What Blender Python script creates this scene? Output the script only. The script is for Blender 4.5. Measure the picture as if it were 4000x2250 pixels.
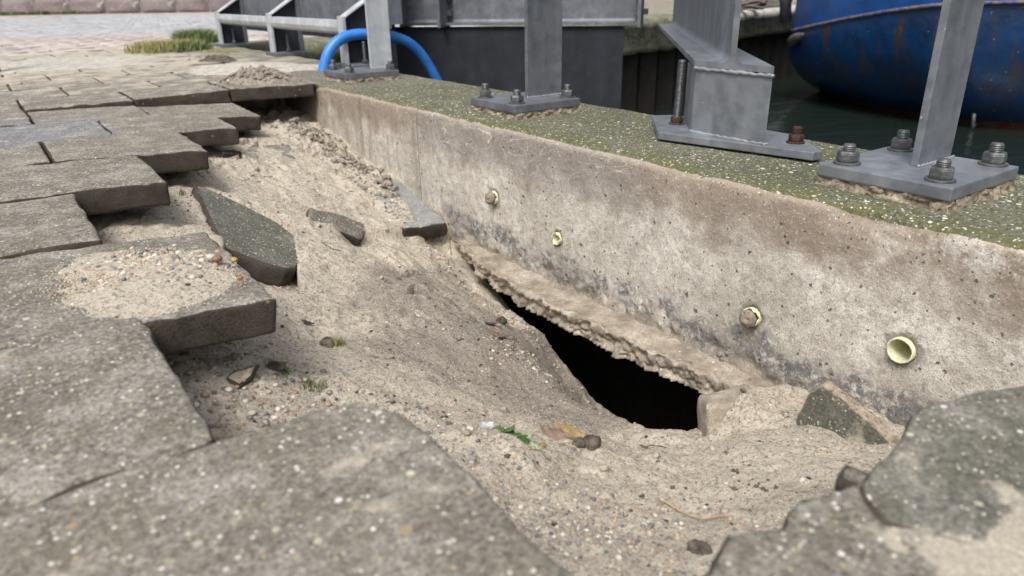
import bpy, bmesh, math, random
import numpy as np
from mathutils import Vector, Matrix
for o in list(bpy.data.objects): bpy.data.objects.remove(o)
S = bpy.context.scene
COL = S.collection
rng = np.random.default_rng(7); random.seed(7)

# ------------------------------------------------------------------ camera
# world: X = across the quay towards the water, Y = along the quay, Z up, metres
CH = 0.30; FPX = 2800.0
TH = math.atan2(1155, 2800); ROLL = math.radians(0.9); QA = math.radians(35.399)
Fw = np.array([math.sin(QA)*math.cos(TH), math.cos(QA)*math.cos(TH), -math.sin(TH)])
Rt = np.array([math.cos(QA), -math.sin(QA), 0.0])
Up = np.cross(Rt, Fw)
CX = math.cos(ROLL)*Rt - math.sin(ROLL)*Up
CY = math.sin(ROLL)*Rt + math.cos(ROLL)*Up
cam_d = bpy.data.cameras.new('camera'); cam = bpy.data.objects.new('camera', cam_d); COL.objects.link(cam)
cam.matrix_world = Matrix(((CX[0], CY[0], -Fw[0], 0), (CX[1], CY[1], -Fw[1], 0), (CX[2], CY[2], -Fw[2], CH), (0, 0, 0, 1)))
cam_d.sensor_width = 36; cam_d.lens = 36*FPX/4000
cam_d.clip_start = 0.02; cam_d.clip_end = 500
cam_d.dof.use_dof = True; cam_d.dof.focus_distance = 1.25; cam_d.dof.aperture_fstop = 5.6
S.camera = cam
# ------------------------------------------------------------------ light: bright overcast
SUN_EL, SUN_ROT = 56, 236
w = bpy.data.worlds.new('World'); S.world = w; w.use_nodes = True
nt = w.node_tree; nt.nodes.clear()
sky = nt.nodes.new('ShaderNodeTexSky'); sky.sky_type = 'NISHITA'; sky.sun_disc = False
sky.sun_elevation = math.radians(SUN_EL); sky.sun_rotation = math.radians(SUN_ROT)
sky.air_density = 1.0; sky.dust_density = 6.0; sky.ozone_density = 0.6
hs = nt.nodes.new('ShaderNodeHueSaturation'); hs.inputs['Saturation'].default_value = 0.42   # cloud cover
bg = nt.nodes.new('ShaderNodeBackground'); bg.inputs[1].default_value = 0.135
wo = nt.nodes.new('ShaderNodeOutputWorld')
nt.links.new(sky.outputs[0], hs.inputs['Color']); nt.links.new(hs.outputs[0], bg.inputs[0]); nt.links.new(bg.outputs[0], wo.inputs[0])
sd = bpy.data.lights.new('sun', 'SUN'); sd.energy = 2.0; sd.angle = math.radians(18); sd.color = (1, 0.975, 0.945)
sun = bpy.data.objects.new('sun', sd); COL.objects.link(sun)
el, az = math.radians(SUN_EL), math.radians(SUN_ROT)
sdir = Vector((math.sin(az)*math.cos(el), math.cos(az)*math.cos(el), math.sin(el)))
sun.rotation_euler = sdir.to_track_quat('Z', 'Y').to_euler()
S.view_settings.view_transform = 'Standard'; S.view_settings.look = 'None'
S.view_settings.exposure = 0.32; S.view_settings.gamma = 1.0; S.view_settings.use_curve_mapping = False

# ------------------------------------------------------------------ helpers
def at(px, py, z):
    """a point of the place, from where it shows in the 4000 px wide photograph and its height"""
    d = Fw + CX*(px-2000)/FPX - CY*(py-1125)/FPX
    k = (z-CH)/d[2]
    return np.array([d[0]*k, d[1]*k, z])
def ray(px, py): return Fw + CX*(px-2000)/FPX - CY*(py-1125)/FPX

def _h(ix, iy, iz, seed):
    n = (ix*374761393 + iy*668265263 + iz*2147483647 + seed*974711) & 0xffffffff
    n = ((n ^ (n >> 13))*1274126177) & 0xffffffff
    n = ((n ^ (n >> 15))*2246822519) & 0xffffffff
    return ((n ^ (n >> 16)) & 0xffffff)/float(0xffffff)
def vnoise(P, seed=0):
    P = np.asarray(P, float); i = np.floor(P).astype(np.int64); f = P-i; f = f*f*(3-2*f)
    r = 0
    for dx in (0, 1):
        for dy in (0, 1):
            for dz in (0, 1):
                wgt = (f[:, 0] if dx else 1-f[:, 0])*(f[:, 1] if dy else 1-f[:, 1])*(f[:, 2] if dz else 1-f[:, 2])
                r = r + wgt*_h(i[:, 0]+dx, i[:, 1]+dy, i[:, 2]+dz, seed)
    return r*2-1
def fbm(P, octs=4, seed=0, gain=.5):
    P = np.asarray(P, float); a = 1; r = 0; tot = 0
    for k in range(octs):
        r = r + a*vnoise(P*(2.03**k)+k*17.3, seed+k); tot += a; a *= gain
    return r/tot

def link(name, me, mats, parent=None, loc=None, kind=None, smooth=True, label=None):
    o = bpy.data.objects.new(name, me); COL.objects.link(o)
    for m in (mats if isinstance(mats, (list, tuple)) else [mats]):
        if m is not None and len(o.data.materials) < 8 and m.name not in [x.name for x in me.materials if x]: me.materials.append(m)
    if smooth and len(me.polygons): me.polygons.foreach_set('use_smooth', [True]*len(me.polygons))
    if parent is not None: o.parent = parent
    if loc is not None: o.location = loc
    if kind: o['kind'] = kind
    if label: o['label'] = label
    return o
def mesh(name, V, F, mi=None):
    me = bpy.data.meshes.new(name); me.from_pydata([tuple(map(float, v)) for v in V], [], [tuple(f) for f in F])
    if mi is not None: me.polygons.foreach_set('material_index', mi)
    me.update(); return me
def grid_faces(nx, ny, wrap=False):
    i, j = np.meshgrid(np.arange(nx-1), np.arange(ny-1), indexing='ij')
    a = (i*ny+j).ravel()
    return np.stack([a, a+ny, a+ny+1, a+1], 1)
def fast_mesh(name, V, F, mi=None):
    V = np.asarray(V, np.float32); F = np.asarray(F, np.int32)
    me = bpy.data.meshes.new(name); n = F.shape[1]
    me.vertices.add(len(V)); me.vertices.foreach_set('co', V.ravel())
    me.loops.add(F.size); me.loops.foreach_set('vertex_index', F.ravel())
    me.polygons.add(len(F)); me.polygons.foreach_set('loop_start', np.arange(0, F.size, n, dtype=np.int32))
    me.polygons.foreach_set('loop_total', np.full(len(F), n, np.int32))
    if mi is not None: me.polygons.foreach_set('material_index', np.asarray(mi, np.int32))
    me.update(calc_edges=True); me.validate(); return me
def thing(name, label, cat, loc=(0, 0, 0), rotz=0, group=None):
    o = bpy.data.objects.new(name, None); COL.objects.link(o); o.empty_display_size = .1
    o.location = loc; o.rotation_euler = (0, 0, rotz); o['label'] = label; o['category'] = cat
    if group: o['group'] = group
    return o
def tag(o, label, cat, group=None, kind=None):
    if label: o['label'] = label
    if cat: o['category'] = cat
    if group: o['group'] = group
    if kind: o['kind'] = kind
    return o
def bm_obj(name, bm, mats, parent=None, smooth=False, **k):
    me = bpy.data.meshes.new(name); bm.normal_update(); bm.to_mesh(me); bm.free()
    return link(name, me, mats, parent, smooth=smooth, **k)
def add_prism(bm, pts, z0, z1, bev=0, tf=None):
    """closed outline pts (x,y) extruded z0..z1; tf maps (x,y,z)->world"""
    tf = tf or (lambda p: p)
    n = len(pts)
    lo = [bm.verts.new(tf((p[0], p[1], z0))) for p in pts]; hi = [bm.verts.new(tf((p[0], p[1], z1))) for p in pts]
    fs = [bm.faces.new(lo[::-1]), bm.faces.new(hi)]
    for i in range(n): fs.append(bm.faces.new((lo[i], lo[(i+1) % n], hi[(i+1) % n], hi[i])))
    bmesh.ops.recalc_face_normals(bm, faces=fs)
    if bev:
        es = list({e for f in fs for e in f.edges})
        bmesh.ops.bevel(bm, geom=es, offset=bev, segments=2, affect='EDGES', profile=.6)
def add_box(bm, x0, x1, y0, y1, z0, z1, bev=0, tf=None):
    add_prism(bm, [(x0, y0), (x1, y0), (x1, y1), (x0, y1)], z0, z1, bev, tf)
def box(name, dims, mats, parent=None, bev=.001, tf=None, **k):
    bm = bmesh.new(); add_box(bm, *dims, bev=bev, tf=tf); return bm_obj(name, bm, mats, parent, **k)
def add_tube(bm, path, r, seg=10, cap=True):
    path = [Vector(p) for p in path]; rings = []
    rr = r if hasattr(r, '__len__') else [r]*len(path)
    up = Vector((0, 0, 1))
    prev = None
    for i, p in enumerate(path):
        d = (path[min(i+1, len(path)-1)]-path[max(i-1, 0)]).normalized()
        a = prev if prev is not None else (up if abs(d.z) < .9 else Vector((1, 0, 0)))
        x = (a - d*a.dot(d)).normalized(); prev = x; y = d.cross(x)
        rings.append([bm.verts.new(p+(x*math.cos(t)+y*math.sin(t))*rr[i]) for t in [2*math.pi*k/seg for k in range(seg)]])
    for a, b in zip(rings, rings[1:]):
        for k in range(seg): bm.faces.new((a[k], a[(k+1) % seg], b[(k+1) % seg], b[k]))
    if cap: bm.faces.new(rings[0][::-1]); bm.faces.new(rings[-1])
def add_lathe(bm, prof, cx=0, cy=0, seg=16, tf=None):
    tf = tf or (lambda p: p); rings = []
    for r, z in prof: rings.append([bm.verts.new(tf((cx+r*math.cos(2*math.pi*k/seg), cy+r*math.sin(2*math.pi*k/seg), z))) for k in range(seg)])
    for a, b in zip(rings, rings[1:]):
        for k in range(seg): bm.faces.new((a[k], a[(k+1) % seg], b[(k+1) % seg], b[k]))
    bm.faces.new(rings[0][::-1]); bm.faces.new(rings[-1])

# ------------------------------------------------------------------ materials
class MB:
    def __init__(s, name):
        s.m = bpy.data.materials.new(name); s.m.use_nodes = True; s.t = s.m.node_tree; s.N = s.t.nodes; s.L = s.t.links
        s.b = s.N['Principled BSDF']; s.tc = s.N.new('ShaderNodeTexCoord'); s.co = s.tc.outputs['Object']
        s.disp = None
    def _set(s, sock, v):
        if hasattr(v, 'links') or isinstance(v, bpy.types.NodeSocket): s.L.new(v, sock)
        elif isinstance(v, (tuple, list)) and len(v) == 3 and sock.type == 'RGBA': sock.default_value = (*v, 1)
        else: sock.default_value = v
    def noise(s, scale, detail=4, rough=.55, co=None, dist=0, out=0):
        n = s.N.new('ShaderNodeTexNoise'); n.inputs['Scale'].default_value = scale; n.inputs['Detail'].default_value = detail
        n.inputs['Roughness'].default_value = rough; n.inputs['Distortion'].default_value = dist
        s.L.new(co or s.co, n.inputs['Vector']); return n.outputs[out]
    def vor(s, scale, feat='F1', co=None, rand=1.0):
        n = s.N.new('ShaderNodeTexVoronoi'); n.feature = feat; n.inputs['Scale'].default_value = scale; n.inputs['Randomness'].default_value = rand
        s.L.new(co or s.co, n.inputs['Vector']); return n
    def mapping(s, scale=(1, 1, 1), loc=(0, 0, 0), rot=(0, 0, 0), co=None):
        n = s.N.new('ShaderNodeMapping'); n.inputs['Scale'].default_value = scale; n.inputs['Location'].default_value = loc; n.inputs['Rotation'].default_value = rot
        s.L.new(co or s.co, n.inputs[0]); return n.outputs[0]
    def ramp(s, f, stops, interp='LINEAR'):
        n = s.N.new('ShaderNodeValToRGB'); cr = n.color_ramp; cr.interpolation = interp
        while len(cr.elements) < len(stops): cr.elements.new(.5)
        for e, (p, c) in zip(cr.elements, stops):
            e.position = p; e.color = (c, c, c, 1) if not hasattr(c, '__len__') else (*c, 1)
        s.L.new(f, n.inputs[0]); return n.outputs[0]
    def mix(s, f, a, b, mode='MIX'):
        n = s.N.new('ShaderNodeMix'); n.data_type = 'RGBA'; n.blend_type = mode; n.clamp_factor = True
        s._set(n.inputs[0], f); s._set(n.inputs[6], a); s._set(n.inputs[7], b); return n.outputs[2]
    def math(s, op, a, b=0.0, c=0.0, clamp=False):
        n = s.N.new('ShaderNodeMath'); n.operation = op; n.use_clamp = clamp
        s._set(n.inputs[0], a); s._set(n.inputs[1], b); s._set(n.inputs[2], c); return n.outputs[0]
    def sep(s, v):
        n = s.N.new('ShaderNodeSeparateXYZ'); s.L.new(v, n.inputs[0]); return n.outputs
    def sm(s, v, a, b):
        n = s.N.new('ShaderNodeMapRange'); n.interpolation_type = 'SMOOTHSTEP'; n.clamp = True
        s._set(n.inputs[0], v); n.inputs[1].default_value = a; n.inputs[2].default_value = b; return n.outputs[0]
    def bump(s, h, strength=.5, dist=.002, prev=None):
        n = s.N.new('ShaderNodeBump'); n.inputs['Strength'].default_value = strength; n.inputs['Distance'].default_value = dist
        s.L.new(h, n.inputs['Height'])
        if prev is not None: s.L.new(prev, n.inputs['Normal'])
        return n.outputs[0]
    def done(s, color, rough=.8, normal=None, metal=0.0, spec=None):
        s._set(s.b.inputs['Base Color'], color); s._set(s.b.inputs['Roughness'], rough); s._set(s.b.inputs['Metallic'], metal)
        if normal is not None: s.L.new(normal, s.b.inputs['Normal'])
        if spec is not None: s.b.inputs['Specular IOR Level'].default_value = spec
        return s.m

def speckle(s, col, scale, pal, thr, co=None, size=.42):
    """scattered aggregate grains: voronoi cells picked at random, coloured from a palette"""
    v = s.vor(scale, co=co); cs = s.N.new('ShaderNodeSeparateColor'); s.L.new(v.outputs['Color'], cs.inputs[0])
    pick = s.math('GREATER_THAN', cs.outputs[0], thr)
    rr = s.math('MULTIPLY_ADD', cs.outputs[2], size*.8, size*.4)
    ins = s.math('LESS_THAN', v.outputs['Distance'], rr)
    f = s.math('MULTIPLY', pick, ins)
    n = len(pal); c = s.ramp(cs.outputs[1], [(i/n, p) for i, p in enumerate(pal)], 'CONSTANT')
    return s.mix(f, col, c), f

def m_sand(name, wet=0.0):
    s = MB(name)
    g = s.noise(620, 3, .75); g2 = s.noise(170, 4, .65); p = s.noise(5.5, 5, .62); q = s.noise(30, 5, .65)
    dry = s.ramp(g, [(.26, (.25, .212, .165)), (.46, (.52, .460, .370)), (.72, (.76, .69, .585))])
    damp = s.ramp(g, [(.26, (.15, .128, .106)), (.5, (.315, .276, .230)), (.76, (.54, .49, .42))])
    z = s.sep(s.co)[2]
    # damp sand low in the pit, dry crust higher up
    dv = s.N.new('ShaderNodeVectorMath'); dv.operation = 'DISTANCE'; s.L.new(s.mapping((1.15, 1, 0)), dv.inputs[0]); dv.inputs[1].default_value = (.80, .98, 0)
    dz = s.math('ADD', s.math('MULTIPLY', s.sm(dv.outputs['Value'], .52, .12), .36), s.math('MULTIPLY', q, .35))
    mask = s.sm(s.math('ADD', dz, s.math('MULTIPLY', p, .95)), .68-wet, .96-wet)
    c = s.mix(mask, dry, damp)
    c = s.mix(s.ramp(q, [(.30, .35), (.50, 0)]), c, (.22, .185, .15))
    c = s.mix(s.ramp(g2, [(.52, 0), (.64, .62)]), c, (.10, .08, .065))
    c = s.mix(s.ramp(s.noise(60, 5, .72), [(.54, 0), (.68, .5)]), c, (.15, .12, .095))
    c, f1 = speckle(s, c, 380, [(.10, .085, .07), (.70, .65, .56), (.36, .25, .15), (.62, .55, .45), (.13, .12, .11), (.74, .70, .63)], .90)
    c, f2 = speckle(s, c, 120, [(.05, .045, .04), (.5, .3, .14), (.8, .76, .68), (.2, .18, .16)], .975)
    h = s.math('ADD', s.math('MULTIPLY', g, .7), s.math('ADD', s.math('MULTIPLY', g2, 1.3), s.math('MULTIPLY', s.math('ADD', f1, f2), .3)))
    nb = s.bump(q, .7, .012); nb = s.bump(h, .95, .003, nb)
    return s.done(c, .93, nb, spec=.2)

def m_slab(name, side=False, far=False, tint=0):
    s = MB(name)
    p = s.noise(4.5, 4, .6); q = s.noise(22, 5, .62); g = s.noise(420, 3, .7)
    oi = s.N.new('ShaderNodeObjectInfo')
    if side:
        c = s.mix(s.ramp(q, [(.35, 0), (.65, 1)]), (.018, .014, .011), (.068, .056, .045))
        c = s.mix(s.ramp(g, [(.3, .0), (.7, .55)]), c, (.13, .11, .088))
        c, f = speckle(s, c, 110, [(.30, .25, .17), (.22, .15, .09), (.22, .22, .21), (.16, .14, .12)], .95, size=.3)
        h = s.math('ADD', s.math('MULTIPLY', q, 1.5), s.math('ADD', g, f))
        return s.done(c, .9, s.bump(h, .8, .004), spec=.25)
    h1 = s.noise(150, 5, .78); h2 = s.noise(320, 3, .7)
    c = s.ramp(h1, [(.30, (.045, .040, .034)), (.44, (.165, .150, .125)), (.55, (.300, .278, .238)), (.68, (.54, .51, .45))])
    c = s.mix(s.ramp(p, [(.36, .45), (.62, .08)]), c, (.088, .086, .066))
    c = s.mix(s.ramp(q, [(.44, 0), (.66, .34)]), c, (.16, .155, .085))            # moss / algae
    xx, yy, _z = s.sep(s.co); wv = s.math('MULTIPLY', s.noise(8, 3, .6), .25)
    blue = s.math('MULTIPLY', s.math('MULTIPLY', s.sm(s.math('ADD', xx, wv), .40, .34), s.sm(s.math('ABSOLUTE', s.math('SUBTRACT', s.math('ADD', yy, wv), 2.30)), .26, .16)), .8)
    c = s.mix(blue, c, s.mix(s.ramp(h1, [(.4, 0), (.6, 1)]), (.13, .135, .155), (.27, .28, .31)))
    c = s.mix(s.math('MULTIPLY', s.ramp(oi.outputs['Random'], [(0, 0), (.5, 1), (1, .2)]), .18), c, (.26, .235, .195))
    c = s.mix(s.math('MULTIPLY', s.ramp(s.noise(13, 6, .72), [(.48, 0), (.62, .55)]), s.ramp(h1, [(.35, .3), (.6, 1)])), c, (.52, .49, .44))
    c = s.mix(s.ramp(h2, [(.36, .7), (.50, 0)]), c, (.045, .04, .034))
    if tint: c = s.mix(tint, c, (.055, .065, .048))
    pal = [(.58, .55, .46), (.44, .40, .31), (.30, .28, .22), (.68, .66, .60), (.12, .11, .10), (.42, .34, .20)]
    c, f1 = speckle(s, c, 260, pal, .66, size=.36); c, f2 = speckle(s, c, 120, pal, .90, size=.30)
    c, f3 = speckle(s, c, 55, [(.40, .36, .28), (.55, .52, .46), (.32, .25, .15), (.16, .15, .14)], .965, size=.20)
    # dry sand dust lying in shallow patches
    x, y, z = s.sep(s.co)
    dust = s.math('ADD', s.noise(9, 6, .7), s.math('MULTIPLY', s.noise(90, 3, .7), .25))
    far_m = s.sm(y, 2.0, 4.2)
    nr = s.math('MULTIPLY', s.sm(s.math('ADD', y, s.math('MULTIPLY', s.noise(22, 3, .6), -.10)), .085, .055), s.sm(x, .27, .33))
    ln = s.math('MULTIPLY', s.sm(s.math('ABSOLUTE', s.math('SUBTRACT', y, s.math('ADD', .375, s.math('MULTIPLY', s.noise(10, 3, .6), .05)))), .014, .004), s.sm(y, .5, .45))
    d = s.sm(s.math('ADD', dust, s.math('ADD', s.math('MULTIPLY', far_m, .22), s.math('ADD', s.math('MULTIPLY', nr, .5), s.math('MULTIPLY', ln, .10)))), .70, .86)
    c = s.mix(s.math('MULTIPLY', d, .75), c, s.ramp(s.noise(420, 2, .7), [(.3, (.33, .28, .22)), (.7, (.64, .58, .48))]))
    h = s.math('ADD', s.math('MULTIPLY', h1, 1.6), s.math('ADD', s.math('MULTIPLY', f1, .4), s.math('MULTIPLY', f2, .6)))
    nb = s.bump(q, .4, .006); nb = s.bump(h, .8, .0024, nb)
    return s.done(c, .88, nb, spec=.3)

def m_quay_top():
    s = MB('mossy_exposed_aggregate_concrete')
    p = s.noise(5, 5, .6); q = s.noise(28, 5, .65); g = s.noise(380, 3, .7)
    x, y, z = s.sep(s.co)
    c = s.mix(s.ramp(p, [(.38, 0), (.60, 1)]), (.095, .100, .070), (.215, .205, .165))
    c = s.mix(s.math('MULTIPLY', s.ramp(q, [(.40, 0), (.62, 1)]), s.sm(y, 3.3, 2.2)), c, (.165, .170, .075))
    c = s.mix(s.math('MULTIPLY', s.ramp(q, [(.55, 0), (.7, 1)]), .7), c, (.045, .050, .042))
    h1 = s.noise(150, 5, .78)
    c = s.mix(s.ramp(h1, [(.52, 0), (.66, .6)]), c, (.36, .35, .27)); c = s.mix(s.ramp(h1, [(.38, .9), (.50, 0)]), c, (.028, .032, .022))
    eg = s.math('MULTIPLY', s.sm(s.math('ADD', x, s.math('MULTIPLY', q, .03)), 1.026, 1.014), .8)
    edge = s.math('MULTIPLY', s.sm(x, 1.08, 1.01), s.ramp(s.noise(14, 4, .6), [(.35, .1), (.6, 1)]))
    c = s.mix(s.math('MULTIPLY', edge, .65), c, (.15, .155, .045))
    c = s.mix(s.ramp(g, [(.38, .6), (.6, 0)]), c, (.04, .042, .032))
    pal = [(.66, .64, .5), (.52, .5, .36), (.34, .34, .25), (.76, .74, .66), (.16, .19, .22), (.40, .37, .25)]
    co2 = s.mapping((1, 1, 1))
    c, f1 = speckle(s, c, 215, pal, .58, co2, .38); c, f2 = speckle(s, c, 98, pal, .74, co2, .32)
    c = s.mix(s.math('MULTIPLY', eg, s.ramp(q, [(.4, .1), (.6, .8)])), c, (.30, .26, .19))
    c = s.mix(s.math('MULTIPLY', s.sm(y, 2.1, 2.9), .45), c, (.20, .19, .165))
    # sand blown onto the far end
    dust = s.math('MULTIPLY', s.ramp(s.noise(7, 6, .7), [(.42, 0), (.62, 1)]), s.sm(y, 2.9, 3.9))
    c = s.mix(s.math('MULTIPLY', dust, .75), c, (.47, .42, .34))
    h = s.math('ADD', s.math('MULTIPLY', g, .8), s.math('ADD', s.math('MULTIPLY', f1, .6), f2))
    return s.done(c, .85, s.bump(h, .9, .003, s.bump(q, .4, .008)), spec=.3)

def m_quay_face():
    s = MB('cast_concrete_face')
    x, y, z = s.sep(s.co)
    g = s.noise(520, 3, .7); q = s.noise(30, 5, .65); p = s.noise(5, 4, .6); r = s.noise(11, 5, .6)
    c = s.mix(s.ramp(p, [(.36, 0), (.62, 1)]), (.50, .468, .41), (.75, .715, .645))
    c = s.mix(s.ramp(q, [(.42, .45), (.6, 0)]), c, (.36, .32, .27))
    # brown stain running along the top
    br = s.math('ADD', s.math('MULTIPLY', z, 8.0), s.math('MULTIPLY', r, 2.1))
    c = s.mix(s.math('MULTIPLY', s.sm(br, -.05, .7), .82), c, (.215, .16, .115))
    st = s.noise(1, 4, .6, s.mapping((1, 30, 2.2)))
    c = s.mix(s.math('MULTIPLY', s.ramp(st, [(.5, 0), (.66, .6)]), s.sm(y, 1.3, 2.2)), c, (.17, .13, .10))
    c = s.mix(s.math('MULTIPLY', s.sm(y, 2.0, 2.9), .55), c, (.20, .15, .10))
    # bitumen line near the foot
    bt = s.math('ADD', s.math('MULTIPLY', z, -9.0), s.math('ADD', s.math('MULTIPLY', s.noise(4.0, 4, .6), 1.5), s.math('MULTIPLY', q, .9)))
    f = s.math('MULTIPLY', s.sm(bt, 3.36, 3.66), s.sm(y, 1.78, 1.68))
    f = s.math('MULTIPLY', f, s.ramp(s.noise(70, 4, .7), [(.38, .12), (.52, 1)])); f = s.math('MULTIPLY', f, s.math('MAXIMUM', s.ramp(s.noise(17, 5, .65), [(.44, .25), (.54, 1)]), s.sm(y, .85, .6)))
    c = s.mix(s.math('MULTIPLY', f, .92), c, (.105, .118, .128))
    # grey cement collars and wet streaks at the pipes
    for py_, pz_, pr_ in ((1.473, -.183, .017), (1.216, -.225, .014), (.681, -.228, .0165), (.426, -.187, .0185)):
        dy_ = s.math('SUBTRACT', y, py_); dz_ = s.math('SUBTRACT', z, pz_); wq = s.math('MULTIPLY', s.math('SUBTRACT', q, .5), .03)
        rr_ = s.math('ADD', s.math('SQRT', s.math('ADD', s.math('MULTIPLY', dy_, dy_), s.math('MULTIPLY', dz_, dz_))), wq)
        c = s.mix(s.math('MULTIPLY', s.sm(rr_, pr_*1.75, pr_*1.35), .65), c, (.17, .16, .15))
        stk = s.math('MULTIPLY', s.sm(s.math('ABSOLUTE', s.math('ADD', dy_, wq)), pr_*1.5, pr_*.5), s.math('MULTIPLY', s.sm(dz_, -.075, -.01), s.ramp(s.noise(1, 3, .6, s.mapping((1, 160, 12))), [(.4, 0), (.6, .7)])))
        stk = s.math('MULTIPLY', stk, s.math('LESS_THAN', dz_, 0.0)); c = s.mix(stk, c, (.22, .175, .13))
    # soil smear at the bottom
    low = s.sm(s.math('ADD', z, s.math('MULTIPLY', s.math('SUBTRACT', r, .5), -.12)), -.30, -.345)
    c = s.mix(s.math('MULTIPLY', low, .8), c, (.30, .25, .19))
    # lime veins: contour lines of a slow noise, only in the upper zone
    vn = s.noise(1, 2, .5, s.mapping((1, 3.0, 12), (3.1, .2, 1.7)), dist=1.6)
    line = s.math('LESS_THAN', s.math('ABSOLUTE', s.math('SUBTRACT', s.math('FRACT', s.math('MULTIPLY', vn, 6.0)), .5)), .022)
    zone = s.math('MULTIPLY', s.math('MULTIPLY', s.sm(z, -.13, -.09), s.sm(y, .85, 1.1)), s.sm(y, 1.95, 1.8))
    c = s.mix(s.math('MULTIPLY', zone, .42), c, (.25, .25, .25))
    c = s.mix(s.math('MULTIPLY', s.math('MULTIPLY', line, zone), .5), c, (.74, .72, .68))
    wl = s.math('MULTIPLY', s.sm(y, .52, .33), s.math('MULTIPLY', s.sm(z, -.075, -.02), s.ramp(q, [(.42, 0), (.58, 1)])))
    c = s.mix(s.math('MULTIPLY', wl, .8), c, (.66, .64, .60))
    c = s.mix(s.ramp(g, [(.34, .85), (.50, 0)]), c, (.22, .19, .155))
    c = s.mix(s.ramp(s.noise(95, 4, .75), [(.50, 0), (.64, .62)]), c, (.27, .235, .195))
    c = s.mix(s.math('MULTIPLY', s.sm(s.math('ADD', z, s.math('MULTIPLY', q, .02)), -.008, .004), .35), c, (.46, .40, .31))
    c = s.mix(s.ramp(s.noise(240, 2, .6), [(.60, 0), (.72, .55)]), c, (.70, .66, .60))
    c, f0 = speckle(s, c, 75, [(.30, .275, .25), (.24, .21, .18), (.38, .35, .31), (.30, .29, .28)], .88, size=.24)
    # blow holes
    pit = None; H = s.math('MULTIPLY', g, .35)
    for sc, th, sz in ((190, .62, .30), (95, .86, .30), (42, .93, .22)):
        wob = s.N.new('ShaderNodeVectorMath'); wob.operation = 'MULTIPLY_ADD'
        s.L.new(s.noise(sc*2.2, 2, .5, out=1), wob.inputs[0]); wob.inputs[1].default_value = (.5/sc,)*3; s.L.new(s.co, wob.inputs[2])
        v = s.vor(sc, co=wob.outputs[0]); cs = s.N.new('ShaderNodeSeparateColor'); s.L.new(v.outputs['Color'], cs.inputs[0])
        rr = s.math('MULTIPLY', cs.outputs[1], sz)
        k = s.math('MULTIPLY', s.math('GREATER_THAN', cs.outputs[0], th), s.math('SUBTRACT', 1.0, s.math('DIVIDE', v.outputs['Distance'], s.math('ADD', rr, .001)), clamp=True))
        k = s.sm(k, 0, .25)
        c = s.mix(s.math('MULTIPLY', k, .80), c, (.085, .068, .052)); H = s.math('SUBTRACT', H, s.math('MULTIPLY', k, 1.3))
    nb = s.bump(q, .7, .008); nb = s.bump(s.noise(95, 4, .75), .5, .003, nb); nb = s.bump(H, 1.0, .0034, nb)
    # thin vertical formwork joint
    jl = s.math('LESS_THAN', s.math('ABSOLUTE', s.math('SUBTRACT', s.math('ADD', y, s.math('MULTIPLY', r, .006)), 1.866)), .0022)
    c = s.mix(s.math('MULTIPLY', jl, .7), c, (.12, .10, .08))
    return s.done(c, .9, nb, spec=.25)

def m_simple(name, a, b, scale=40, rough=.8, metal=0, bumpd=.001, det=4, bs=.4, c2=None, spec=None):
    s = MB(name); q = s.noise(scale, det, .6); c = s.mix(s.ramp(q, [(.35, 0), (.65, 1)]), a, b)
    if name == 'sandy_mortar_ledge':
        c = s.mix(s.ramp(s.noise(420, 3, .75), [(.38, .65), (.5, 0)]), c, (.12, .10, .08)); c, _f = speckle(s, c, 130, [(.10, .09, .08), (.6, .55, .46), (.33, .25, .16)], .9, size=.3)
    if c2 is not None: c = s.mix(s.ramp(s.noise(scale*4.3, 3, .7), [(.55, 0), (.65, 1)]), c, c2)
    return s.done(c, rough, s.bump(q, bs, bumpd), metal, spec)

def m_galv(name, a, b, rough=.48, metal=.55, stain=(.2, .2, .2)):
    s = MB(name)
    st = s.noise(1, 4, .6, s.mapping((14, 14, 1.6))); q = s.noise(26, 5, .6); g = s.noise(300, 2, .6)
    c = s.mix(s.ramp(q, [(.35, 0), (.68, 1)]), a, b)
    c = s.mix(s.ramp(st, [(.48, 0), (.68, .5)]), c, tuple(min(1, v*1.35) for v in b))
    c = s.mix(s.ramp(s.noise(7, 4, .6), [(.50, 0), (.68, .5)]), c, stain)
    sp = s.vor(60); cs = s.N.new('ShaderNodeSeparateColor'); s.L.new(sp.outputs['Color'], cs.inputs[0])
    f = s.math('MULTIPLY', s.math('GREATER_THAN', cs.outputs[0], .965), s.math('LESS_THAN', sp.outputs['Distance'], .12))
    if 'dark' not in name: c = s.mix(f, c, (.6, .6, .58))
    sg = s.vor(34, 'F1', s.mapping((1, 1, 1)), 1.0); sc_ = s.N.new('ShaderNodeSeparateColor'); s.L.new(sg.outputs['Color'], sc_.inputs[0])
    c = s.mix(s.math('MULTIPLY', sc_.outputs[0], .28), c, stain)
    r = s.ramp(q, [(.3, rough-.08), (.7, rough+.14)])
    return s.done(c, r, s.bump(s.math('ADD', q, s.math('MULTIPLY', g, .2)), .25, .0012), metal)

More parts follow.
